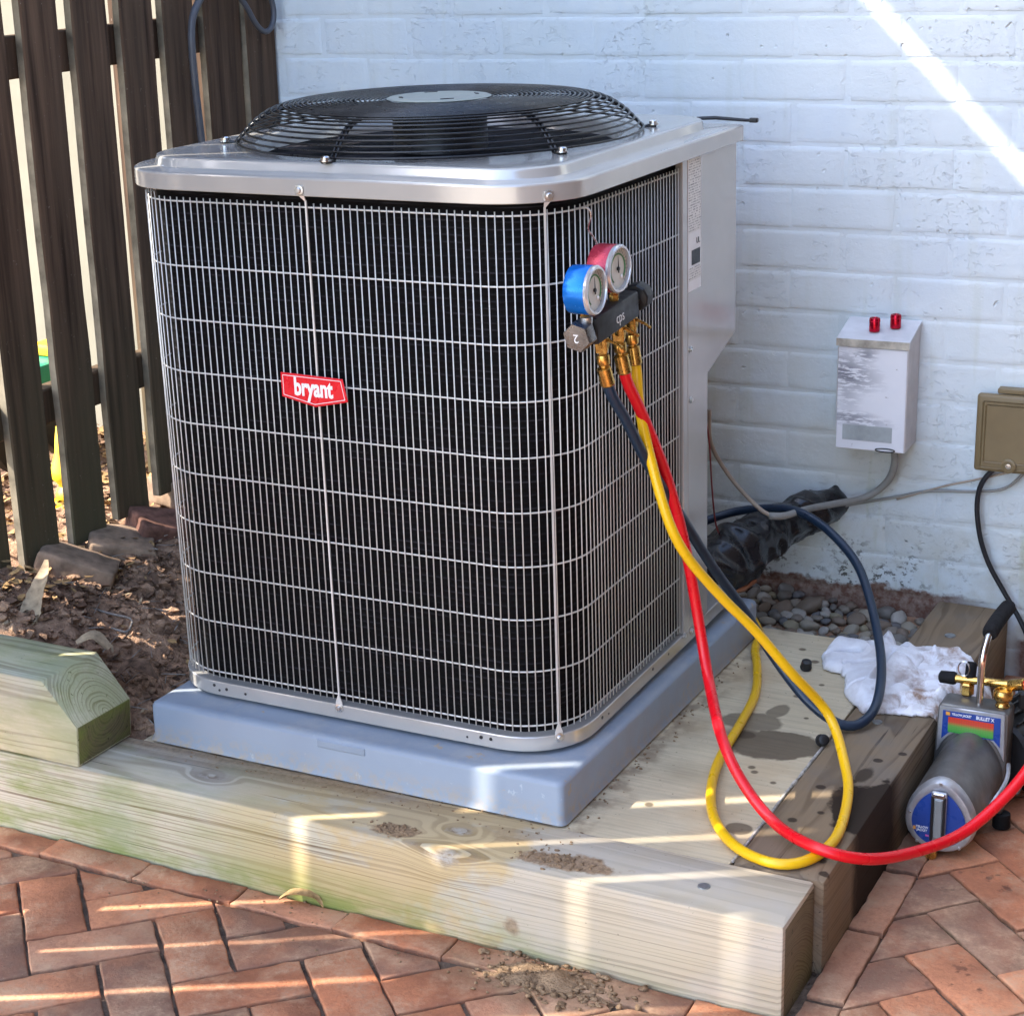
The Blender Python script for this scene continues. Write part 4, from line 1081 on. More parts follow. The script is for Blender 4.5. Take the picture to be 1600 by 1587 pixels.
# short cable tie sticking out past the rear corner
tie = thing('cable_tie', (-.50, .93, 1.12), 'thin black cable tie sticking out over the rear corner of the unit', 'cable tie')
b = MB(); b.tube([(-.492, .922, 1.1190), (-.46, .930, 1.1200), (-.41, .945, 1.1155), (-.392, .949, 1.1150)], [.0030, .0032, .0028, .0028], 8); b.build('strip', 'black', tie)
b = MB(); b.box(-.404, -.389, .943, .953, 1.1115, 1.1195, .0015, 1); b.build('head', 'black', tie)

# ================================================================== GAUGE MANIFOLD hanging on the grille
O = Vector((-.380, .292, .896)); e1 = Vector((.05, .99, .125)).normalized(); e3 = Vector((.999, -.05, 0)); e3 = (e3-e1*e3.dot(e1)).normalized(); e2 = e3.cross(e1)
MM = Matrix((e1, e2, e3)).transposed().to_4x4(); MM.translation = O
man = thing('gauge_manifold', O, 'black gauge manifold with a blue and a red gauge hanging on the wire grille', 'gauge manifold')
man.matrix_world = MM
def mloc(p): return MM @ Vector(p)
def mbuild(b, n, mt, par=None, **k): return b.build(n, mt, par or man, local=True, **k)
b = MB(); b.box(-.068, .070, -.020, .020, -.014, .014, .004, 2); body = mbuild(b, 'body', 'black')
text('lettering', 'cps', .0235, Matrix.Translation((.006, -.001, .0143)), 'white_print', body, .85, -.0002, True)
def knob(x, mt, sgn, name, r):
    b = MB(); Mx = axis_matrix(Vector((x, .002, 0)), (sgn, 0, 0))
    b.lathe([(.011, 0), (.011, .010), (r*.92, .012), (r, .015), (r, .032), (r*.93, .036), (r*.5, .0362)], 6 if name == 'hex_knob' else 10, Mx); return mbuild(b, name, mt, ang=25)
kb = knob(-.070, 'knob_metal', -1, 'hex_knob', .0225)
text('knob_mark', '2', .018, axis_matrix(Vector((-.1068, .002, 0)), (-1, 0, 0), (0, 0, -1)), 'white_print', kb, 1, 0, True)
knob(.072, 'black', 1, 'side_knob', .021)
b = MB(); b.lathe([(.008, 0), (.009, .004), (.009, .012)], 16, axis_matrix(Vector((-.079, .014, .004)), (0, 1, 0))); mbuild(b, 'collar', 'screw')
def gauge(x, y, mt, name, zz, tilt):
    Mg = Matrix.Translation((x, y, zz)) @ Matrix.Rotation(tilt, 4, 'Y')
    b = MB(); b.lathe([(.030, -.022), (.0345, -.020), (.0352, -.016), (.0352, .010), (.034, .012)], 40, Mg); g = mbuild(b, name, mt, ang=40)
    b = MB(); b.lathe([(.0335, .011), (.0352, .0115), (.0355, .0155), (.0335, .0180), (.0305, .0180), (.0295, .0150), (.0295, .0125)], 40, Mg, cap=False); mbuild(b, 'bezel', 'clear', g, ang=40)
    b = MB(); b.lathe([(.030, .0120), (.0, .0122)], 40, Mg); mbuild(b, 'dial', 'dial', g)
    b = MB()
    for r0, mt2 in ((.0215, 0),):
        b.tube([Mg @ Vector((r0*math.cos(a), r0*math.sin(a), .0128)) for a in [R(-50+280*i/30) for i in range(31)]], .0013, 4)
    mbuild(b, 'scale_band', 'dial_green', g)
    b = MB()
    for i in range(24):
        a = R(-50+280*i/23); b.tube([Mg @ Vector((r_*math.cos(a), r_*math.sin(a), .0128)) for r_ in (.0240, .0275 if i % 3 else .0285)], .00035, 3)
    b.tube([Mg @ Vector((0, -.006, .0142)), Mg @ Vector((.001, .019, .0142))], [.0012, .0003], 4)
    b.lathe([(.0028, .0125), (.0028, .0155), (0, .016)], 12, Mg); mbuild(b, 'needle', 'black', g)
    b = MB(); b.lathe([(.0032, .0128), (.0026, .0142), (0, .0145)], 10, Mg @ Matrix.Translation((.010, -.014, 0))); mbuild(b, 'adjuster', 'white_print', g)
    b = MB(); b.lathe([(.0075, 0), (.0075, .012), (.0055, .013), (.0055, .020)], 6, axis_matrix(Vector((x, .017, 0)), (0, 1, 0))); mbuild(b, 'stem', 'brass')
gauge(-.074, .064, 'gauge_blue', 'blue_gauge', .004, R(2)); gauge(.018, .068, 'gauge_red', 'red_gauge', -.004, R(-2))
FIT = []
for x in (-.030, .026, .066):
    b = MB(); b.lathe([(.0062, 0), (.0085, .006), (.0085, .017), (.0058, .020), (.0058, .030)], 6, axis_matrix(Vector((x, -.018, 0)), (0, -1, .0))); f = mbuild(b, 'valve_fitting', 'brass')
    b = MB(); b.lathe([(.0092, 0), (.0098, .002), (.0098, .013), (.0088, .015), (.0062, .016), (.0062, .030)], 16, axis_matrix(Vector((x, -.048, 0)), (.0, -1, .06))); mbuild(b, 'coupling', 'brass', f)
    b = MB(); b.prism([(x-.007, -.020), (x+.004, -.020), (x+.006, -.034), (x-.006, -.046)], -.009, .010, 2, .0015, 1)
    b.tube([(x-.002, -.024, .011), (x+.010, -.033, .018), (x+.020, -.042, .021)], [.0026, .0022, .0020], 6); b.lathe([(0, -.0032), (.0032, 0), (0, .0032)], 8, Matrix.Translation((x+.020, -.042, .021))); mbuild(b, 'lever', 'brass', f)
    FIT.append(mloc((x, -.076, .0018)))
b = MB(); hp = spline([(-.424, .272, 1.054), (-.402, .268, 1.056), (-.398, .270, 1.045), (-.408, .280, 1.025), (-.404, .292, 1.010), (-.398, .305, .985), (-.393, .315, .955), (-.390, .300, .925), tuple(mloc((0, .015, -.006)))], .006)
iv = MM.inverted(); b.tube([iv @ p for p in hp], .0014, 6); mbuild(b, 'hanging_hook', 'screw')

# ================================================================== HOSES
def hose(name, pts, r, mat, label, start_dir, ends=True, cat='hose', n=12, step=.012, crimp=True):
    P = smooth_path(spline(pts, step), 3)
    t = thing(name, pts[0], label, cat); b = MB(); b.tube(P, r, n); b.build('tube', mat, t, ang=180)
    if crimp:
        d = (P[2]-P[0]).normalized(); b = MB()
        b.lathe([(r*.9, -.010), (r*1.28, -.008), (r*1.30, .018), (r*1.12, .020)], 14, axis_matrix(P[0], d)); b.build('crimped_end', 'brass', t)
    return t, P
F0, F1, F2 = [tuple(f) for f in FIT]; print('fit', F0, F1, F2)
hose('blue_hose', [F0, (F0[0]+.004, F0[1]+.006, F0[2]-.03), (-.365, .307, .745), (-.350, .369, .651), (-.335, .450, .557), (-.315, .541, .445), (-.290, .628, .341), (-.245, .665, .245), (-.180, .640, .190), (-.131, .635, .160), (-.096, .647, .1505), (-.076, .692, .165), (-.091, .788, .195), (-.144, .934, .225), (-.215, 1.060, .285), (-.281, 1.100, .331), (-.326, 1.120, .349), (-.371, 1.140, .356), (-.446, 1.170, .341), (-.513, 1.170, .324), (-.560, 1.130, .308), (-.600, 1.080, .295)], .0085, 'hose_blue',
     'dark blue hose looping over the plywood and the white glove to the wrapped pipe', None)
hose('yellow_hose', [F2, (F2[0]+.004, F2[1]+.004, F2[2]-.03), (-.366, .362, .763), (-.348, .360, .680), (-.300, .350, .550), (-.250, .398, .453), (-.200, .437, .383), (-.150, .464, .311), (-.100, .515, .225), (-.053, .450, .175), (-.027, .383, .156), (-.007, .254, .1495), (-.025, .172, .1495), (-.059, .146, .1495), (-.125, .169, .1475), (-.189, .240, .1455), (-.234, .338, .1455), (-.262, .453, .1455), (-.277, .585, .1455), (-.298, .725, .1455), (-.340, .852, .1455), (-.372, .93, .1455), (-.385, 1.0, .1455), (-.42, 1.045, .16)], .0080, 'hose_yellow',
     'bright yellow hose falling in one big loop across the plywood and side timber', None)
hose('red_hose', [F1, (F1[0]+.004, F1[1]+.004, F1[2]-.03), (-.360, .356, .744), (-.340, .409, .631), (-.320, .440, .509), (-.300, .446, .392), (-.270, .418, .297), (-.200, .299, .250), (-.150, .262, .201), (-.090, .236, .162), (-.010, .185, .166), (.048, .215, .148), (.091, .300, .125), (.143, .400, .119), (.185, .460, .152), (.213, .500, .188), (.238, .550, .236), (.262, .640, .275), (.235, .715, .262), (.195, .755, .236), (.158, .750, .228)], .0088, 'hose_red',
     'bright red hose sweeping across the boards to the vacuum pump at the right', None)

# ================================================================== ON THE WALL
ebox = thing('electrical_box', (-.26, 1.285, .46), 'scuffed white electrical box fixed to the painted brick wall', 'electrical box')
def wbox(b, x0, x1, o0, o1, z0, z1, bev=0., seg=2):          # box in front of the wall: o0..o1 metres off its face
    Mx = Matrix.Translation((0, WY, 0)) @ Matrix.Rotation(WA, 4, 'Z'); b.box(x0, x1, -o1, -o0, z0, z1, bev, seg, Mx)
def wprism(b, prof, x0, x1, bev=0.):                          # profile of (offset, z)
    vs = b.prism([(-o, z) for o, z in prof], x0, x1, 0, bev, 1); Mx = Matrix.Translation((0, WY, 0)) @ Matrix.Rotation(WA, 4, 'Z')
    for v in b.bm.verts: v.co = Mx @ v.co
b = MB(); wprism(b, [(.004, .462), (.098, .462), (.098, .672), (.004, .698)], -.322, -.187, .0015); b.build('case', 'box_side', ebox)
b = MB(); wbox(b, -.3215, -.1885, .0985, .1005, .4635, .664, .0008, 1); b.build('front_panel', 'scuffed', ebox)
b = MB(); wprism(b, [(.004, .6995), (.006, .7050), (.103, .6815), (.103, .6660), (.0985, .6660), (.0985, .6735)], -.326, -.184, .001); lid = b.build('lid', 'lid_paint', ebox)
b = MB(); wbox(b, -.3255, -.1845, .1032, .1042, .6665, .6808); b.build('lid_edge', 'lid_wood', lid)
b = MB(); wbox(b, -.309, -.212, .1008, .1013, .4815, .5120); b.build('faded_sticker', 'faded', ebox)
b = MB(); wbox(b, -.326, -.322, .004, .09, .50, .66, .001, 1); b.build('hinge_leaf', 'box_side', ebox)
b = MB(); P = [wp(-.228+.019*math.cos(a)+.01, .102, .4665+.0035*math.sin(a)) for a in [i/20*6.28 for i in range(20)]]; b.tube(P, .0012, 5, True); b.build('wire_loop', 'black', ebox)
for x, o, z in ((-.2, .03, .64), (-.2, .06, .5)):
    b = MB(); b.lathe([(.004, 0), (.0035, .0015), (0, .002)], 8, axis_matrix(wp(-.1868, o, z), (1, 0, 0))); b.build('screw', 'screw', ebox)
for i, (x, o, lbl) in enumerate(((-.2580, .066, 'small shiny red valve cap on the white electrical box, the one further left'), (-.2235, .046, 'small shiny red valve cap on the white electrical box, the one further right'))):
    z = .6815+(.103-o)*.0235/.097+.0006
    t = thing('red_valve_cap', wp(x, o, z), lbl, 'valve_cap', 'red valve caps on the electrical box')  # red anodised valve cap
    b = MB(); b.lathe([(.0100, .0), (.0104, .001), (.0104, .023), (.0094, .0262), (.0070, .0265), (.0066, .024), (0, .024)], 20, Matrix.Translation(wp(x, o, z))); b.build('barrel', 'red_cap', t)
    b = MB(); b.tube([wp(x, o, z+.020)+Vector((.0105*math.cos(a), .0105*math.sin(a), 0)) for a in [k/20*6.283 for k in range(20)]], .0005, 4, True); b.build('ridge', 'red_cap', t)
ob = thing('outlet_box', (.02, 1.32, .43), 'tan weatherproof outlet box on the wall at the right edge', 'outlet box')
b = MB(); wbox(b, -.062, .112, .002, .022, .430, .572, .004, 2); b.build('base', 'tan', ob)
b = MB(); wbox(b, -.066, .116, .0225, .040, .426, .578, .006, 3); cv = b.build('cover', 'tan', ob)
b = MB(); wbox(b, -.054, .104, .0405, .0425, .434, .566, .003, 1); b.build('rib', 'tan', cv)
b = MB(); wbox(b, -.048, .098, .0428, .0448, .446, .560, .003, 1); b.build('raised_panel', 'tan', cv)
b = MB(); wbox(b, -.030, .08, .008, .030, .5785, .589, .002, 1); b.build('hinge', 'tan', ob)
b = MB(); b.lathe([(.014, 0), (.014, .003), (.010, .004), (.010, .002), (.0, .002)], 20, axis_matrix(wp(.004, .0445, .4425), (0, -1, 0))); la = b.build('latch', 'tan', cv)
b = MB(); b.lathe([(.006, 0), (.005, .003), (0, .0035)], 12, axis_matrix(wp(.004, .0465, .4425), (0, -1, 0))); b.build('screw', 'steel', la)
def cable(name, pts, r, mat, label, cat='cable', n=8, part='sheath'):
    t = thing(name, pts[0], label, cat); b = MB(); b.tube(smooth_path(spline(pts, .01), 2), r, n); b.build(part, mat, t, ang=180); return t
cb = cable('grey_cable', [(-.215, 1.262, .470), (-.215, 1.286, .446), (-.219, 1.296, .410), (-.241, 1.305, .372), (-.278, 1.298, .345), (-.316, 1.250, .344), (-.352, 1.165, .352), (-.380, 1.100, .353), (-.402, 1.085, .356)], .0072, 'cable_grey', 'grey cable curving down from the white electrical box to the black pipe')
cable('tan_wire', [(-.380, 1.098, .351), (-.406, 1.085, .358), (-.458, 1.088, .397), (-.494, 1.080, .444), (-.510, 1.050, .502), (-.505, 1.030, .57)], .0042, 'cable_tan', 'thin tan wire rising from the wrapped pipe up behind the unit', 'wire')
cable('pale_wire', [(-.346, 1.312, .311), (-.296, 1.324, .325), (-.220, 1.328, .346), (-.157, 1.330, .365), (-.067, 1.328, .375), (-.007, 1.328, .388), (.030, 1.322, .428)], .0030, 'cable_grey', 'thin grey wire running along the wall into the underside of the tan box', 'wire')
cable('brown_wire', [(-.219, 1.3275, .3415), (-.131, 1.330, .377), (-.057, 1.328, .402), (.015, 1.326, .428)], .0022, 'cable_tan', 'thin pinkish brown wire sagging just above the grey one on the wall', 'wire')
cable('power_cable', [(-.026, 1.311, .432), (-.050, 1.312, .399), (-.057, 1.314, .353), (-.048, 1.316, .288), (-.027, 1.318, .231), (.007, 1.318, .176), (.050, 1.310, .111), (.085, 1.29, .04), (.13, 1.26, .008), (.24, 1.2, .006)], .0052, 'cable_black', 'black cord hanging from the tan outlet box down the wall', 'cord')
cable('red_wire', [(-.500, 1.0, .56), (-.493, 1.000, .516), (-.487, 1.000, .429), (-.486, 1.020, .347), (-.478, 1.030, .318)], .0018, 'cable_red', 'thin dark red wire hanging behind the corner of the unit', 'wire')
pipe = thing('insulated_pipe', (-.5, 1.0, .27), 'black wrapped pipe running from the unit into a hole in the wall', 'pipe')
P = smooth_path(spline([(-.56, .93, .262), (-.502, .985, .268), (-.470, 1.030, .278), (-.447, 1.100, .286), (-.422, 1.180, .292), (-.393, 1.250, .302), (-.360, 1.310, .319), (-.346, 1.345, .324)], .006), 2)
b = MB(); rr = []
for i, p in enumerate(P):
    t = i/(len(P)-1); base = .057*(1-t)+.027*t
    rr.append(base*(1+.13*mnoise.noise(Vector((i*.13, 3, 1)))))
vs = b.tube(P, rr, 36)
for v in b.bm.verts:
    q = v.co*17+Vector((v.co.z*14, 0, 0)); k_ = 1-abs(mnoise.noise(q))*2.2; k2 = 1-abs(mnoise.noise(v.co*38))*2.2
    v.co += mnoise.noise_vector(v.co*11)*.013+(v.co-min(P, key=lambda p: (p-v.co).length)).normalized()*(.010*k_+.004*k2)
b.build('wrapping', 'wrap', pipe, ang=75)
b = MB(); b.tube([P[0]+Vector((-.02, -.03, -.004)), P[0], P[9]], .056, 18); b.build('foam_end', 'foam', pipe, ang=60)
b = MB(); q = P[36]; d = (P[38]-P[34]).normalized(); x = d.orthogonal().normalized(); y = d.cross(x); b.tube([q+(rr[36]+.004)*(x*math.cos(a)+y*math.sin(a)) for a in [k/18*6.283 for k in range(18)]], .0028, 6, True); b.build('tie_wrap', 'black', pipe, ang=180)
b = MB(); b.tube([(-.56, .95, .226), (-.47, 1.02, .212), (-.44, 1.05, .214), (-.425, 1.075, .226)], .0075, 10); cp = b.build('copper_line', 'copper', pipe, ang=60)
b = MB(); b.lathe([(.0095, -.006), (.0095, .008)], 6, axis_matrix((-.475, 1.015, .213), (.8, .6, 0))); b.build('flare_nut', 'brass', cp)

# cables on the fence
cable('fence_cable', [(-1.597, 1.045, 1.40), (-1.595, 1.030, 1.348), (-1.594, .998, 1.318), (-1.594, .975, 1.288), (-1.594, .967, 1.239), (-1.594, .969, 1.151), (-1.594, .977, 1.041), (-1.596, .985, .90), (-1.60, .99, .6), (-1.6, 1.0, .34)], .0075, 'cable_slate', 'slate grey cable hanging straight down the fence pickets')
cable('looped_cable', [(-1.594, 1.115, 1.38), (-1.592, 1.133, 1.332), (-1.590, 1.160, 1.305), (-1.588, 1.186, 1.268), (-1.586, 1.217, 1.248), (-1.586, 1.247, 1.262), (-1.588, 1.258, 1.295), (-1.590, 1.245, 1.335), (-1.592, 1.235, 1.40)], .006, 'cable_slate', 'dark cable hanging in a loop at the end of the fence by the wall')

# ================================================================== SMALL THINGS ON THE DECK AND BED
for (x, y, z, lbl, tilt) in ((-.257, .885, .1366, 'small round black cap lying on the bare plywood left of the glove', R(15)), (-.129, .578, .1395, 'small round black cap by the wet stain on the timber joint', R(60))):
    Mx = Matrix.Translation((x, y, z+.010)) @ Matrix.Rotation(R(40), 4, 'Z') @ Matrix.Rotation(tilt, 4, 'X') @ Matrix.Translation((0, 0, -.009))
    t = thing('black_cap', (x, y, z), lbl, 'plastic_cap', 'black caps on the boards')  # small black plastic cap
    b = MB(); b.lathe([(.0085, 0), (.0100, .001), (.0100, .012), (.0090, .017), (.006, .0185), (0, .019)], 16, Mx); b.build('dome', 'black', t)
    b = MB(); b.tube([Mx @ Vector((.0101*math.cos(a), .0101*math.sin(a), .004)) for a in [k/16*6.283 for k in range(16)]], .0010, 5, True); b.build('rim', 'black', t, ang=180)

def cloth_mesh(poly, x0, x1, y0, y1, nx, ny, hf, zf, soft=.014):
    def dist(x, y):
        ins = False; dm = 9.
        for i in range(len(poly)):
            (ax, ay), (bx, by) = poly[i-1], poly[i]
            if (ay > y) != (by > y) and x < (bx-ax)*(y-ay)/(by-ay)+ax: ins = not ins
            t = max(0, min(1, ((x-ax)*(bx-ax)+(y-ay)*(by-ay))/((bx-ax)**2+(by-ay)**2+1e-12))); dm = min(dm, math.hypot(x-ax-t*(bx-ax), y-ay-t*(by-ay)))
        return dm if ins else -dm
    b = MB(); top = {}; bot = {}
    D = [[dist(x0+(x1-x0)*i/nx, y0+(y1-y0)*j/ny)+.0035*mnoise.noise(Vector(((x0+(x1-x0)*i/nx)*55, (y0+(y1-y0)*j/ny)*55, 2))) for i in range(nx+1)] for j in range(ny+1)]
    def V(i, j):
        if (i, j) not in top:
            x, y = x0+(x1-x0)*i/nx, y0+(y1-y0)*j/ny; d = max(0, D[j][i]); e = min(1, d/soft); e = math.sqrt(max(0, 1-(1-e)**2))
            zb = zf(x, y); top[i, j] = b.bm.verts.new((x, y, zb+.0035+e*hf(x, y))); bot[i, j] = b.bm.verts.new((x, y, zb+.0008))
        return top[i, j], bot[i, j]
    cells = {(i, j) for j in range(ny) for i in range(nx) if (D[j][i]+D[j][i+1]+D[j+1][i]+D[j+1][i+1]) > 0}
    for i, j in cells:
        c = [(i, j), (i+1, j), (i+1, j+1), (i, j+1)]; vt = [V(*q) for q in c]
        b.bm.faces.new([v[0] for v in vt]); b.bm.faces.new([v[1] for v in vt][::-1])
        for k, (di, dj) in enumerate(((0, -1), (1, 0), (0, 1), (-1, 0))):
            if (i+di, j+dj) not in cells: A, B = vt[k], vt[(k+1) % 4]; b.bm.faces.new((A[0], A[1], B[1], B[0]))
    return b
def seam(x, y, ax, ay, bx, by, w):      # crease depth around a segment
    t = max(0, min(1, ((x-ax)*(bx-ax)+(y-ay)*(by-ay))/((bx-ax)**2+(by-ay)**2))); d = math.hypot(x-ax-t*(bx-ax), y-ay-t*(by-ay)); return math.exp(-(d/w)**2)
zt = lambda x, y: .1405 if x < .006 else .1405-min(.10, (x-.006)*1.2)
rag = [(-.106, 1.050), (-.080, 1.066), (-.032, 1.072), (.011, 1.041), (.040, 1.041), (.060, 1.001), (.055, .933), (.030, .830), (.015, .763), (-.037, .746), (-.073, .739), (-.108, .745), (-.104, .812), (-.094, .956)]
def rag_h(x, y):
    h = .004+.0035*fbm(x, y, 1, 11, 2)+.0010*fbm(x, y, 9, 190, 2)
    for q in ((-.10, .79, .01, .83, .007, .013), (-.09, .90, .05, .96, .008, .012), (-.06, 1.03, .04, .88, .006, .010), (-.03, .76, .03, .88, .006, .012), (-.10, .99, -.02, 1.05, .007, .010), (-.08, .85, .03, .92, .005, .007), (-.02, .98, .05, 1.03, .005, .008)):
        h += q[5]*seam(x+.006*fbm(x, y, 4, 30), y, *q[:5])
    return max(.002, h)
b = cloth_mesh(rag, -.12, .075, .725, 1.085, 64, 110, rag_h, zt, .006)
tag(b.build('rag', 'cloth', ang=180, fix=False), 'fluffy white terry rag with brown stains beside the work glove', 'rag')
glove = [(-.246, .948), (-.245, 1.006), (-.208, 1.042), (-.177, 1.030), (-.168, 1.049), (-.164, 1.088), (-.143, 1.070), (-.128, 1.026), (-.120, 1.049), (-.107, 1.052), (-.083, 1.030), (-.067, .999), (-.069, .955), (-.065, .914), (-.049, .856), (-.059, .825), (-.051, .766), (-.071, .740), (-.105, .725), (-.134, .765), (-.159, .799), (-.176, .866), (-.195, .886), (-.226, .893)]
def glove_h(x, y):
    h = .016+.005*fbm(x, y, 2, 11, 2)+.0016*fbm(x, y, 6, 45, 2)+.0004*fbm(x, y, 8, 200, 2)
    h += .010*seam(x, y, -.225, .985, -.165, .99, .025)+.014*seam(x, y, -.15, 1.065, -.145, 1.03, .016)+.008*seam(x, y, -.13, .80, -.10, .95, .03)
    for q in ((-.235, .945, -.180, .954, .0045, .030), (-.19, .905, -.12, .93, .0045, .018), (-.125, .99, -.118, .83, .0045, .020), (-.165, 1.035, -.11, 1.02, .0045, .018), (-.07, .88, -.10, .79, .0045, .018), (-.16, .80, -.13, .83, .004, .008), (-.07, .95, -.11, .97, .004, .008), (-.19, 1.01, -.16, .98, .004, .008)):
        h -= q[5]*seam(x, y, *q[:5])
    return max(.005, h)
b = cloth_mesh(glove, -.255, -.04, .715, 1.10, 110, 190, glove_h, lambda x, y: .1405 if x > -.128 else .1385, .022)
tag(b.build('work_glove', 'cloth', ang=180, fix=False), 'crumpled white cotton work glove lying on the boards by the gravel', 'glove')

def leaf_strip(name, pts, widths, mat, label, cat, th=.0008, fold=.3):
    b = MB(); P = spline(pts, .006); k = len(P); rings = []
    for i, p in enumerate(P):
        t = (P[min(k-1, i+1)]-P[max(0, i-1)]).normalized(); sdv = t.cross(Vector((0, 0, 1)))
        sdv = sdv.normalized() if sdv.length > .2 else Vector((.75, .66, 0)); nrm = sdv.cross(t).normalized()
        f = i/(k-1)*(len(widths)-1); a = int(min(f, len(widths)-2)); w = widths[a]+(widths[a+1]-widths[a])*(f-a)
        w *= 1+.18*mnoise.noise(Vector((i*.6, len(name), 0)))
        rings.append([p-sdv*w+nrm*w*fold, p+nrm*.0002, p+sdv*w+nrm*w*fold, p+sdv*w+nrm*(w*fold-th), p-nrm*th, p-sdv*w+nrm*(w*fold-th)])
    b.loft(rings); return tag(b.build(name, mat, ang=60), label, cat)
leaf_strip('dry_leaf', [(-.812, -.022, .004), (-.795, -.017, .013), (-.775, -.012, .015), (-.752, -.006, .010), (-.738, -.012, .002)], [.003, .009, .010, .007, .0008], 'leaf', 'curled yellow brown leaf lying on the bricks against the front timber', 'leaf', fold=.6)
leaf_strip('curled_leaf', [(-1.475, .200, .262), (-1.482, .215, .290), (-1.492, .245, .318), (-1.497, .278, .350), (-1.500, .292, .372)], [.010, .020, .017, .013, .004], 'leaf_pale', 'long pale curled leaf standing upright in the soil by the fence', 'leaf', .0012, .35)
leaf_strip('leaf_stub', [(-1.53, .19, .262), (-1.50, .20, .278), (-1.478, .212, .292)], [.003, .012, .008], 'leaf_pale', 'small pale leaf fork lying against the long curled leaf', 'leaf', .001, .3)
leaf_strip('red_leaf', [(-1.30, .215, .205), (-1.28, .235, .222), (-1.255, .24, .215), (-1.235, .25, .198)], [.004, .020, .022, .004], 'leaf_dark', 'dark crumpled leaf on the soil behind the slanted timber end', 'leaf', .001, .4)
leaf_strip('bright_leaf', [(-1.215, .275, .158), (-1.195, .292, .168), (-1.172, .31, .160)], [.003, .012, .003], 'leaf', 'light brown leaf on the soil by the corner of the plastic pad', 'leaf', .001, .4)
leaf_strip('grey_leaf', [(-1.345, .175, .275), (-1.325, .195, .283), (-1.30, .205, .262)], [.010, .021, .010], 'leaf_pale', 'dull grey leaf leaning on the back of the upper timber', 'leaf', .001, .3)
t = thing('twig', (-1.43, .36, .24), 'thin pale hooked twig lying on the dark soil', 'twig')
b = MB(); b.tube(spline([(-1.501, .366, .262), (-1.436, .368, .252), (-1.393, .378, .244), (-1.372, .353, .240), (-1.366, .332, .238), (-1.401, .333, .240)], .008), .0022, 6); b.build('stem', 'twig', t, ang=180)
# edging stones along the foot of the fence
def rough_block(name, c, size, rot, mat, label, cat, seed, group=None):
    b = MB(); b.box(-size[0]/2, size[0]/2, -size[1]/2, size[1]/2, -size[2]/2, size[2]/2, .006, 2)
    bmesh.ops.subdivide_edges(b.bm, edges=[e for e in b.bm.edges if e.calc_length() > .03], cuts=5, use_grid_fill=True)
    for v in b.bm.verts: v.co += mnoise.noise_vector(v.co*24+Vector((seed*7, 0, 0)))*.0035+mnoise.noise_vector(v.co*70+Vector((seed*7, 0, 0)))*.0012
    me = b.mesh(name, 50); me.materials.append(MT[mat]); o = link(name, me, loc=c, rot=rot); return tag(o, label, cat, group)
rough_block('edging_brick', (-1.545, .735, .287), (.20, .10, .06), (R(12), R(14), R(60)), 'clay', 'reddish edging brick with coarse pits, next to the unit at the fence foot', 'brick', 1, 'edging bricks along the fence')
rough_block('edging_brick', (-1.580, .590, .288), (.13, .12, .06), (R(6), R(15), R(42)), 'clay_tan', 'smooth brown edging brick, the middle one at the fence foot', 'brick', 2, 'edging bricks along the fence')
rough_block('edging_brick', (-1.575, .455, .290), (.15, .11, .06), (R(-4), R(20), R(30)), 'clay_tan', 'brown edging brick with a patch of sun behind the curled leaf', 'brick', 3, 'edging bricks along the fence')
rough_block('edging_brick', (-1.640, .90, .325), (.16, .09, .06), (R(4), R(5), R(80)), 'clay_tan', 'edging brick half hidden under the last pickets behind the unit', 'brick', 4, 'edging bricks along the fence')
# toys on the far side of the fence
toy = thing('yellow_toy', (-1.85, .78, .31), 'bright yellow plastic toy lying behind the fence pickets', 'toy')
b = MB(); b.tube(spline([(-1.85, .765, .30), (-1.852, .768, .36), (-1.85, .762, .42), (-1.85, .772, .468)], .01), [.020, .024, .030, .026, .020, .026, .034, .036, .034, .030, .026, .022, .020, .02, .02, .02, .02, .02, .02][:len(spline([(-1.85, .765, .30), (-1.852, .768, .36), (-1.85, .762, .42), (-1.85, .772, .468)], .01))], 12); b.build('handle', 'toy_yellow', toy, ang=60)
b = MB(); b.box(-1.89, -1.82, .74, .81, .288, .312, .008, 2); b.build('foot', 'toy_yellow', toy)
toy2 = thing('toy_tractor', (-2.1, .98, .44), 'green and yellow plastic toy behind the fence, seen through two gaps', 'toy')
b = MB(); b.box(-2.16, -2.06, .86, 1.10, .475, .545, .012, 2); b.build('body', 'toy_green', toy2)
b = MB(); b.box(-2.15, -2.05, 1.02, 1.10, .5455, .575, .008, 2); b.build('seat', 'toy_yellow', toy2)
b = MB(); b.box(-2.058, -2.045, 1.03, 1.09, .50, .525, .004, 2); b.build('grille_panel', 'toy_yellow', toy2)
b = MB(); b.box(-2.15, -2.05, .88, 1.08, .440, .4745, .006, 2); b.build('chassis', 'toy_white', toy2)
for y in (.90, 1.06):
    b = MB(); b.lathe([(.02, -.012), (.075, -.012), (.08, 0), (.075, .012), (.02, .012)], 18, axis_matrix((-2.11, y, .385), (1, 0, 0))); b.build('wheel', 'black', toy2)

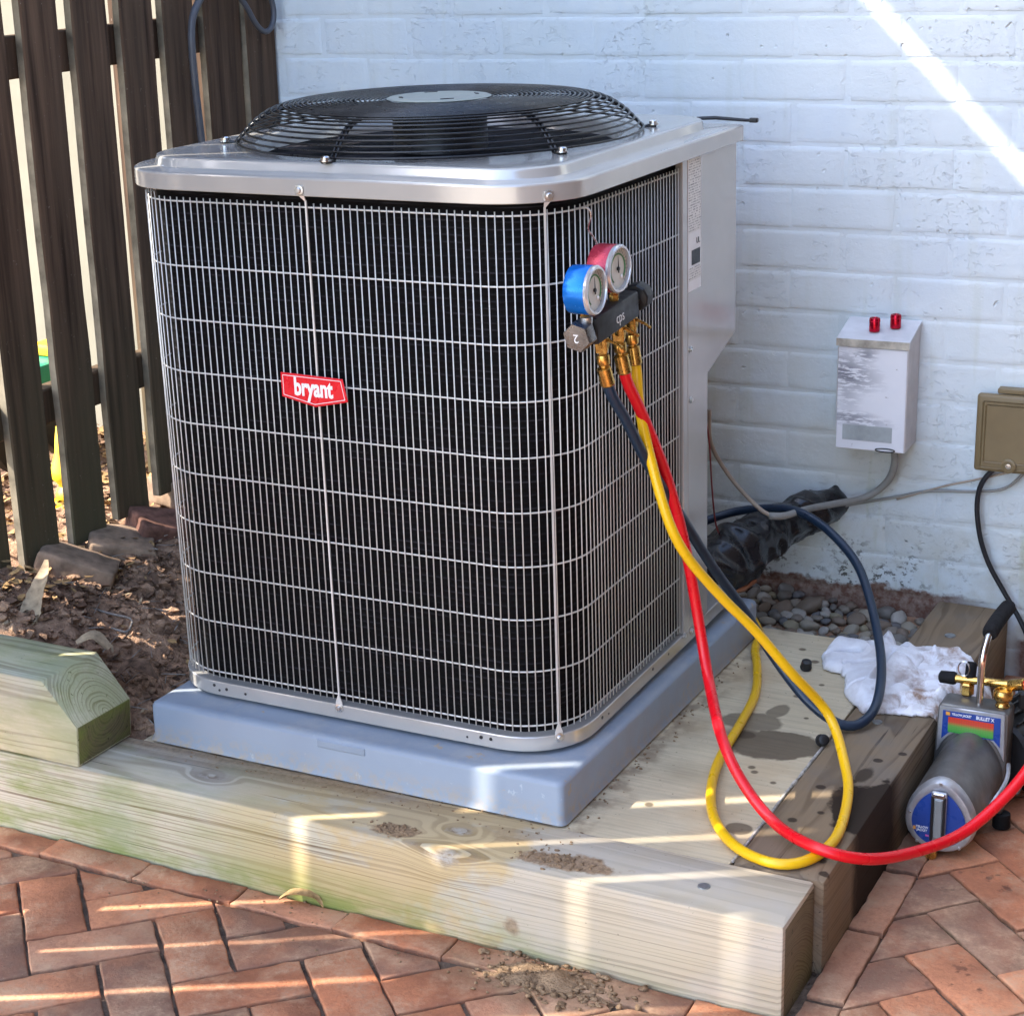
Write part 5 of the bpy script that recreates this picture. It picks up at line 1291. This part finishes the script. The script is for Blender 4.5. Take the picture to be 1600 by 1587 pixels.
# ================================================================== VACUUM PUMP
px_, pump = .080, thing('vacuum_pump', (.085, .65, 0), 'grey vacuum pump with blue labels and a chrome handle on the brick patio', 'pump')
def egg(r, w, h, y, zc, n=32, x=px_):
    P = []
    for i in range(n):
        a = 2*math.pi*i/n; c, s_ = math.cos(a), math.sin(a)
        wid = w*(1-.20*s_-.05*s_*s_); P.append((x+r*wid*c, y, zc+r*h*s_))
    return P
ZC = .074
b = MB(); b.loft([egg(1., .055, .062, .552, ZC), egg(1.02, .055, .062, .575, ZC), egg(1.02, .055, .062, .64, ZC+.001), egg(1.02, .0535, .062, .735, ZC+.002)]); b.build('oil_case', 'pump_grey', pump, ang=40)
b = MB(); b.loft([egg(1.01, .055, .062, .5515, ZC), egg(1.03, .055, .062, .546, ZC), egg(1.0, .055, .062, .536, ZC), egg(.95, .055, .062, .531, ZC), egg(.80, .055, .062, .5295, ZC), egg(.78, .055, .062, .5300, ZC)]); fc = b.build('front_cover', 'silver', pump, ang=40)
b = MB(); b.loft([egg(.775, .055, .062, .5292, ZC-.002), egg(.775, .055, .062, .5286, ZC-.002)]); dc = b.build('blue_decal', 'blue_label', fc)
b = MB(); b.box(px_-.0125, px_+.0125, .523, .5284, ZC-.040, ZC+.047, .003, 2); sg = b.build('sight_frame', 'silver', pump)
b = MB(); b.box(px_-.0065, px_+.0065, .5205, .5228, ZC-.033, ZC+.034, .001, 1); b.build('sight_glass', 'clear_glass', sg)
for dx in (-.0095, .0095):
    b = MB(); b.box(px_+dx-.0022, px_+dx+.0022, .5195, .5228, ZC-.038, ZC+.040, .0008, 1); b.build('frame_bar', 'black', sg)
b = MB(); b.box(px_-.010, px_+.010, .519, .5228, ZC+.036, ZC+.046, .002, 1); b.build('latch', 'steel', sg)
RX = Matrix.Rotation(R(90), 4, 'X')
for dx, dz in ((-.047, .0), (.047, .0), (0, .058), (-.034, -.048), (.034, -.048)):
    b = MB(); b.lathe([(.0030, 0), (.0030, .0012), (.0022, .002), (0, .002)], 10, axis_matrix((px_+dx, .5315, ZC+dz), (0, -1, 0))); b.build('screw', 'screw', fc)
text('cover_lettering', 'YELLOW\nJACKET', .0055, Matrix.Translation((px_-.026, .5284, ZC-.024)) @ RX, 'white_print', dc, .9, .0001)
text('cover_lettering', 'BULLET X', .0068, Matrix.Translation((px_+.0275, .5284, ZC-.030)) @ RX, 'white_print', dc, .85, .0001)
b = MB(); b.box(px_-.040, px_-.036, .5280, .5284, ZC-.027, ZC-.021); b.build('emblem', 'orange_print', dc)
b = MB(); b.box(px_-.020, px_-.0145, .5280, .5284, ZC-.036, ZC-.033); b.build('small_mark', 'pink_print', dc)
b = MB(); b.lathe([(.0095, 0), (.0105, .003), (.0105, .010), (.008, .012), (0, .012)], 16, axis_matrix((px_-.010, .534, .011), (0, -1, -.12))); b.build('drain_knob', 'brass', pump)
# upright housing with the label panel
PYF = .735; x0, x1, ztop = .0215, .1385, .1815
arc = [(px_+.0560*math.cos(a), ZC+.005+.0615*math.sin(a)) for a in [R(160-i*(140/14)) for i in range(15)]]
outline = [(x0+.001, ztop-.006), (x0+.007, ztop), (x1-.005, ztop+.001), (x1+.001, ztop-.005), (x1+.001, .055), (px_+.05, .035), (px_-.05, .035), (x0-.004, .055)]
b = MB(); b.prism(outline, PYF, PYF+.050, 1, .003, 2); hs = b.build('housing', 'pump_grey', pump, ang=40)
face = [(x0+.004, ztop-.004), (x1-.004, ztop-.003), (x1-.0015, .094)]+arc[::-1]+[(x0+.0015, .094)]
b = MB(); b.prism(face, PYF-.004, PYF-.0006, 1, .0012, 1); fr = b.build('label_frame', 'silver', pump, ang=40)
ins = [(x0+.0105, ztop-.0105), (x1-.0105, ztop-.0095), (x1-.0095, .119)]+[(px_+.0600*math.cos(a), ZC+.007+.0645*math.sin(a)) for a in [R(42+i*(96/10)) for i in range(11)]]+[(x0+.0095, .119)]
b = MB(); b.prism(ins, PYF-.0052, PYF-.0044, 1); bl = b.build('blue_panel', 'blue_label', pump)
b = MB(); b.box(x0+.020, x1-.021, PYF-.0062, PYF-.0055, .1335, .1610); b.build('chart', 'chart', bl)
text('panel_lettering', 'YELLOW JACKET', .0060, Matrix.Translation((x0+.042, PYF-.0056, .1665)) @ RX, 'white_print', bl, .72, .00012)
text('panel_lettering', 'BULLET X', .0084, Matrix.Translation((x1-.036, PYF-.0056, .1665)) @ RX, 'white_print', bl, .82, .00022)
b = MB(); b.box(x0+.0155, x0+.0225, PYF-.0060, PYF-.0055, .1635, .1695); b.build('emblem', 'orange_print', bl)
b = MB(); b.box(px_+.020, x1-.021, PYF-.0060, PYF-.0055, .1310, .1325); b.build('caption', 'fine_print', bl)
# motor behind, with cooling ribs and a yellow mark
b = MB(); b.lathe([(.054, 0), (.060, .006), (.060, .15), (.052, .165), (.02, .17)], 28, axis_matrix((px_+.034, PYF+.050, .084), (.30, .95, 0))); mo = b.build('motor', 'black', pump)
ax = axis_matrix((px_+.034, PYF+.052, .084), (.30, .95, 0))
for k in range(20):
    b = MB(); b.box(-.0018, .0018, .059, .068, .008, .150, .0006, 1, ax @ Matrix.Rotation(k*2*math.pi/20, 4, 'Z')); b.build('rib', 'black', mo)
b = MB(); b.box(px_+.062, px_+.082, PYF+.060, PYF+.14, .165, .195, .003, 1); sw = b.build('switch_box', 'black', pump)
for k in range(3):
    b = MB(); b.prism([(PYF+.066+k*.02, .170), (PYF+.080+k*.02, .170), (PYF+.072+k*.02, .189)], px_+.0822, px_+.0828, 0); b.build('warning_mark', 'toy_yellow', sw)
b = MB(); b.lathe([(.068, 0), (.071, .004), (.071, .012), (.066, .016)], 32, axis_matrix((px_+.012, PYF+.052, .078), (.1, .99, 0))); b.build('flange', 'silver', pump)
# chrome handle with a black foam grip
H = smooth_path(spline([(px_+.007, .752, .178), (px_+.007, .752, .235), (px_+.008, .754, .268), (px_+.010, .770, .292), (px_+.012, .800, .303), (px_+.015, .850, .308), (px_+.018, .895, .310)], .006), 2)
b = MB(); b.tube(H, .0062, 12); hd = b.build('handle', 'chrome', pump, ang=60)
gi = next(i for i, p in enumerate(H) if p.y > .778)
b = MB(); b.tube(H[gi:], [.0115]+[.0135]*(len(H)-gi-2)+[.0115], 14); b.build('grip', 'foam', hd, ang=60)
# brass fittings on top
b = MB(); b.tube([(px_-.046, .786, .2075), (px_+.085, .775, .2185)], .0070, 12); fit = b.build('intake_pipe', 'brass', pump)
b = MB(); b.lathe([(.009, 0), (.012, .003), (.012, .020), (.009, .023)], 6, Matrix.Translation((px_-.022, .784, .182))); b.build('union_nut', 'brass', fit)
b = MB(); b.lathe([(.010, 0), (.0115, .004), (.0105, .026), (.006, .029), (0, .029)], 14, axis_matrix((px_-.042, .786, .2078), (-1, .05, -.06))); b.build('rubber_cap', 'rubber', fit)
b = MB(); b.lathe([(.0095, 0), (.0095, .022), (.007, .026), (0, .026)], 14, axis_matrix((px_-.018, .786, .214), (.0, .3, 1))); b.build('port_cap', 'rubber', fit)
b = MB(); P = [(px_-.027+.0095*math.cos(a), .775, .232+.013*math.sin(a)) for a in [i/18*6.283 for i in range(18)]]; b.tube(P, .0013, 6, True); b.build('cap_ring', 'steel', fit)
b = MB(); b.lathe([(.0115, 0), (.0125, .003), (.0105, .006), (.0105, .010), (.0150, .014), (.0165, .018), (.0165, .026), (.0140, .030), (.0125, .030), (.0120, .027), (0, .027)], 20, Matrix.Translation((px_+.044, .757, .1825))); b.build('ballast_knob', 'brass', pump)
b = MB(); b.lathe([(.0085, 0), (.0100, .004), (.0100, .026), (.0080, .028), (.0080, .042)], 12, axis_matrix((px_+.050, .772, .216), (.9, -.15, .28))); b.build('hose_coupling', 'brass', fit)
# feet and base plate
for x, y in ((.026, .61), (.148, .685), (.034, .80), (.165, .84)):
    b = MB(); b.lathe([(.0145, 0), (.0155, .002), (.0140, .024), (.011, .026)], 16, Matrix.Translation((x, y, .0))); b.build('rubber_foot', 'rubber', pump)
b = MB(); b.box(.016, .160, .755, .855, .0265, .032, .002, 1); b.build('base_plate', 'pump_grey', pump)
b = MB(); b.tube(spline([(px_+.058, .63, .060), (px_+.068, .66, .075), (px_+.070, .70, .082), (px_+.064, .735, .090)], .01), .0035, 6); b.build('side_bracket', 'silver', pump)
b = MB(); b.box(px_+.040, .150, .672, .698, .0265, .040, .003, 1); b.build('foot_bracket', 'pump_grey', pump)
# clutter in the far right corner
pail = thing('pail', (.13, 1.08, 0), 'blue grey plastic tub at the right edge behind the pump', 'tub')
b = MB(); b.lathe([(.045, 0), (.050, .07), (.0525, .072), (.0525, .082), (.048, .082), (.044, .01), (0, .01)], 28, Matrix.Translation((.138, 1.07, .002))); b.build('vessel', 'pail', pail)
b = MB(); b.lathe([(.053, .058), (.054, .062), (.053, .066)], 28, Matrix.Translation((.138, 1.07, .002)), cap=False); b.build('band', 'pail', pail)
unit.rotation_euler = (R(1.05), 0, 0); unit.location.z += .0035
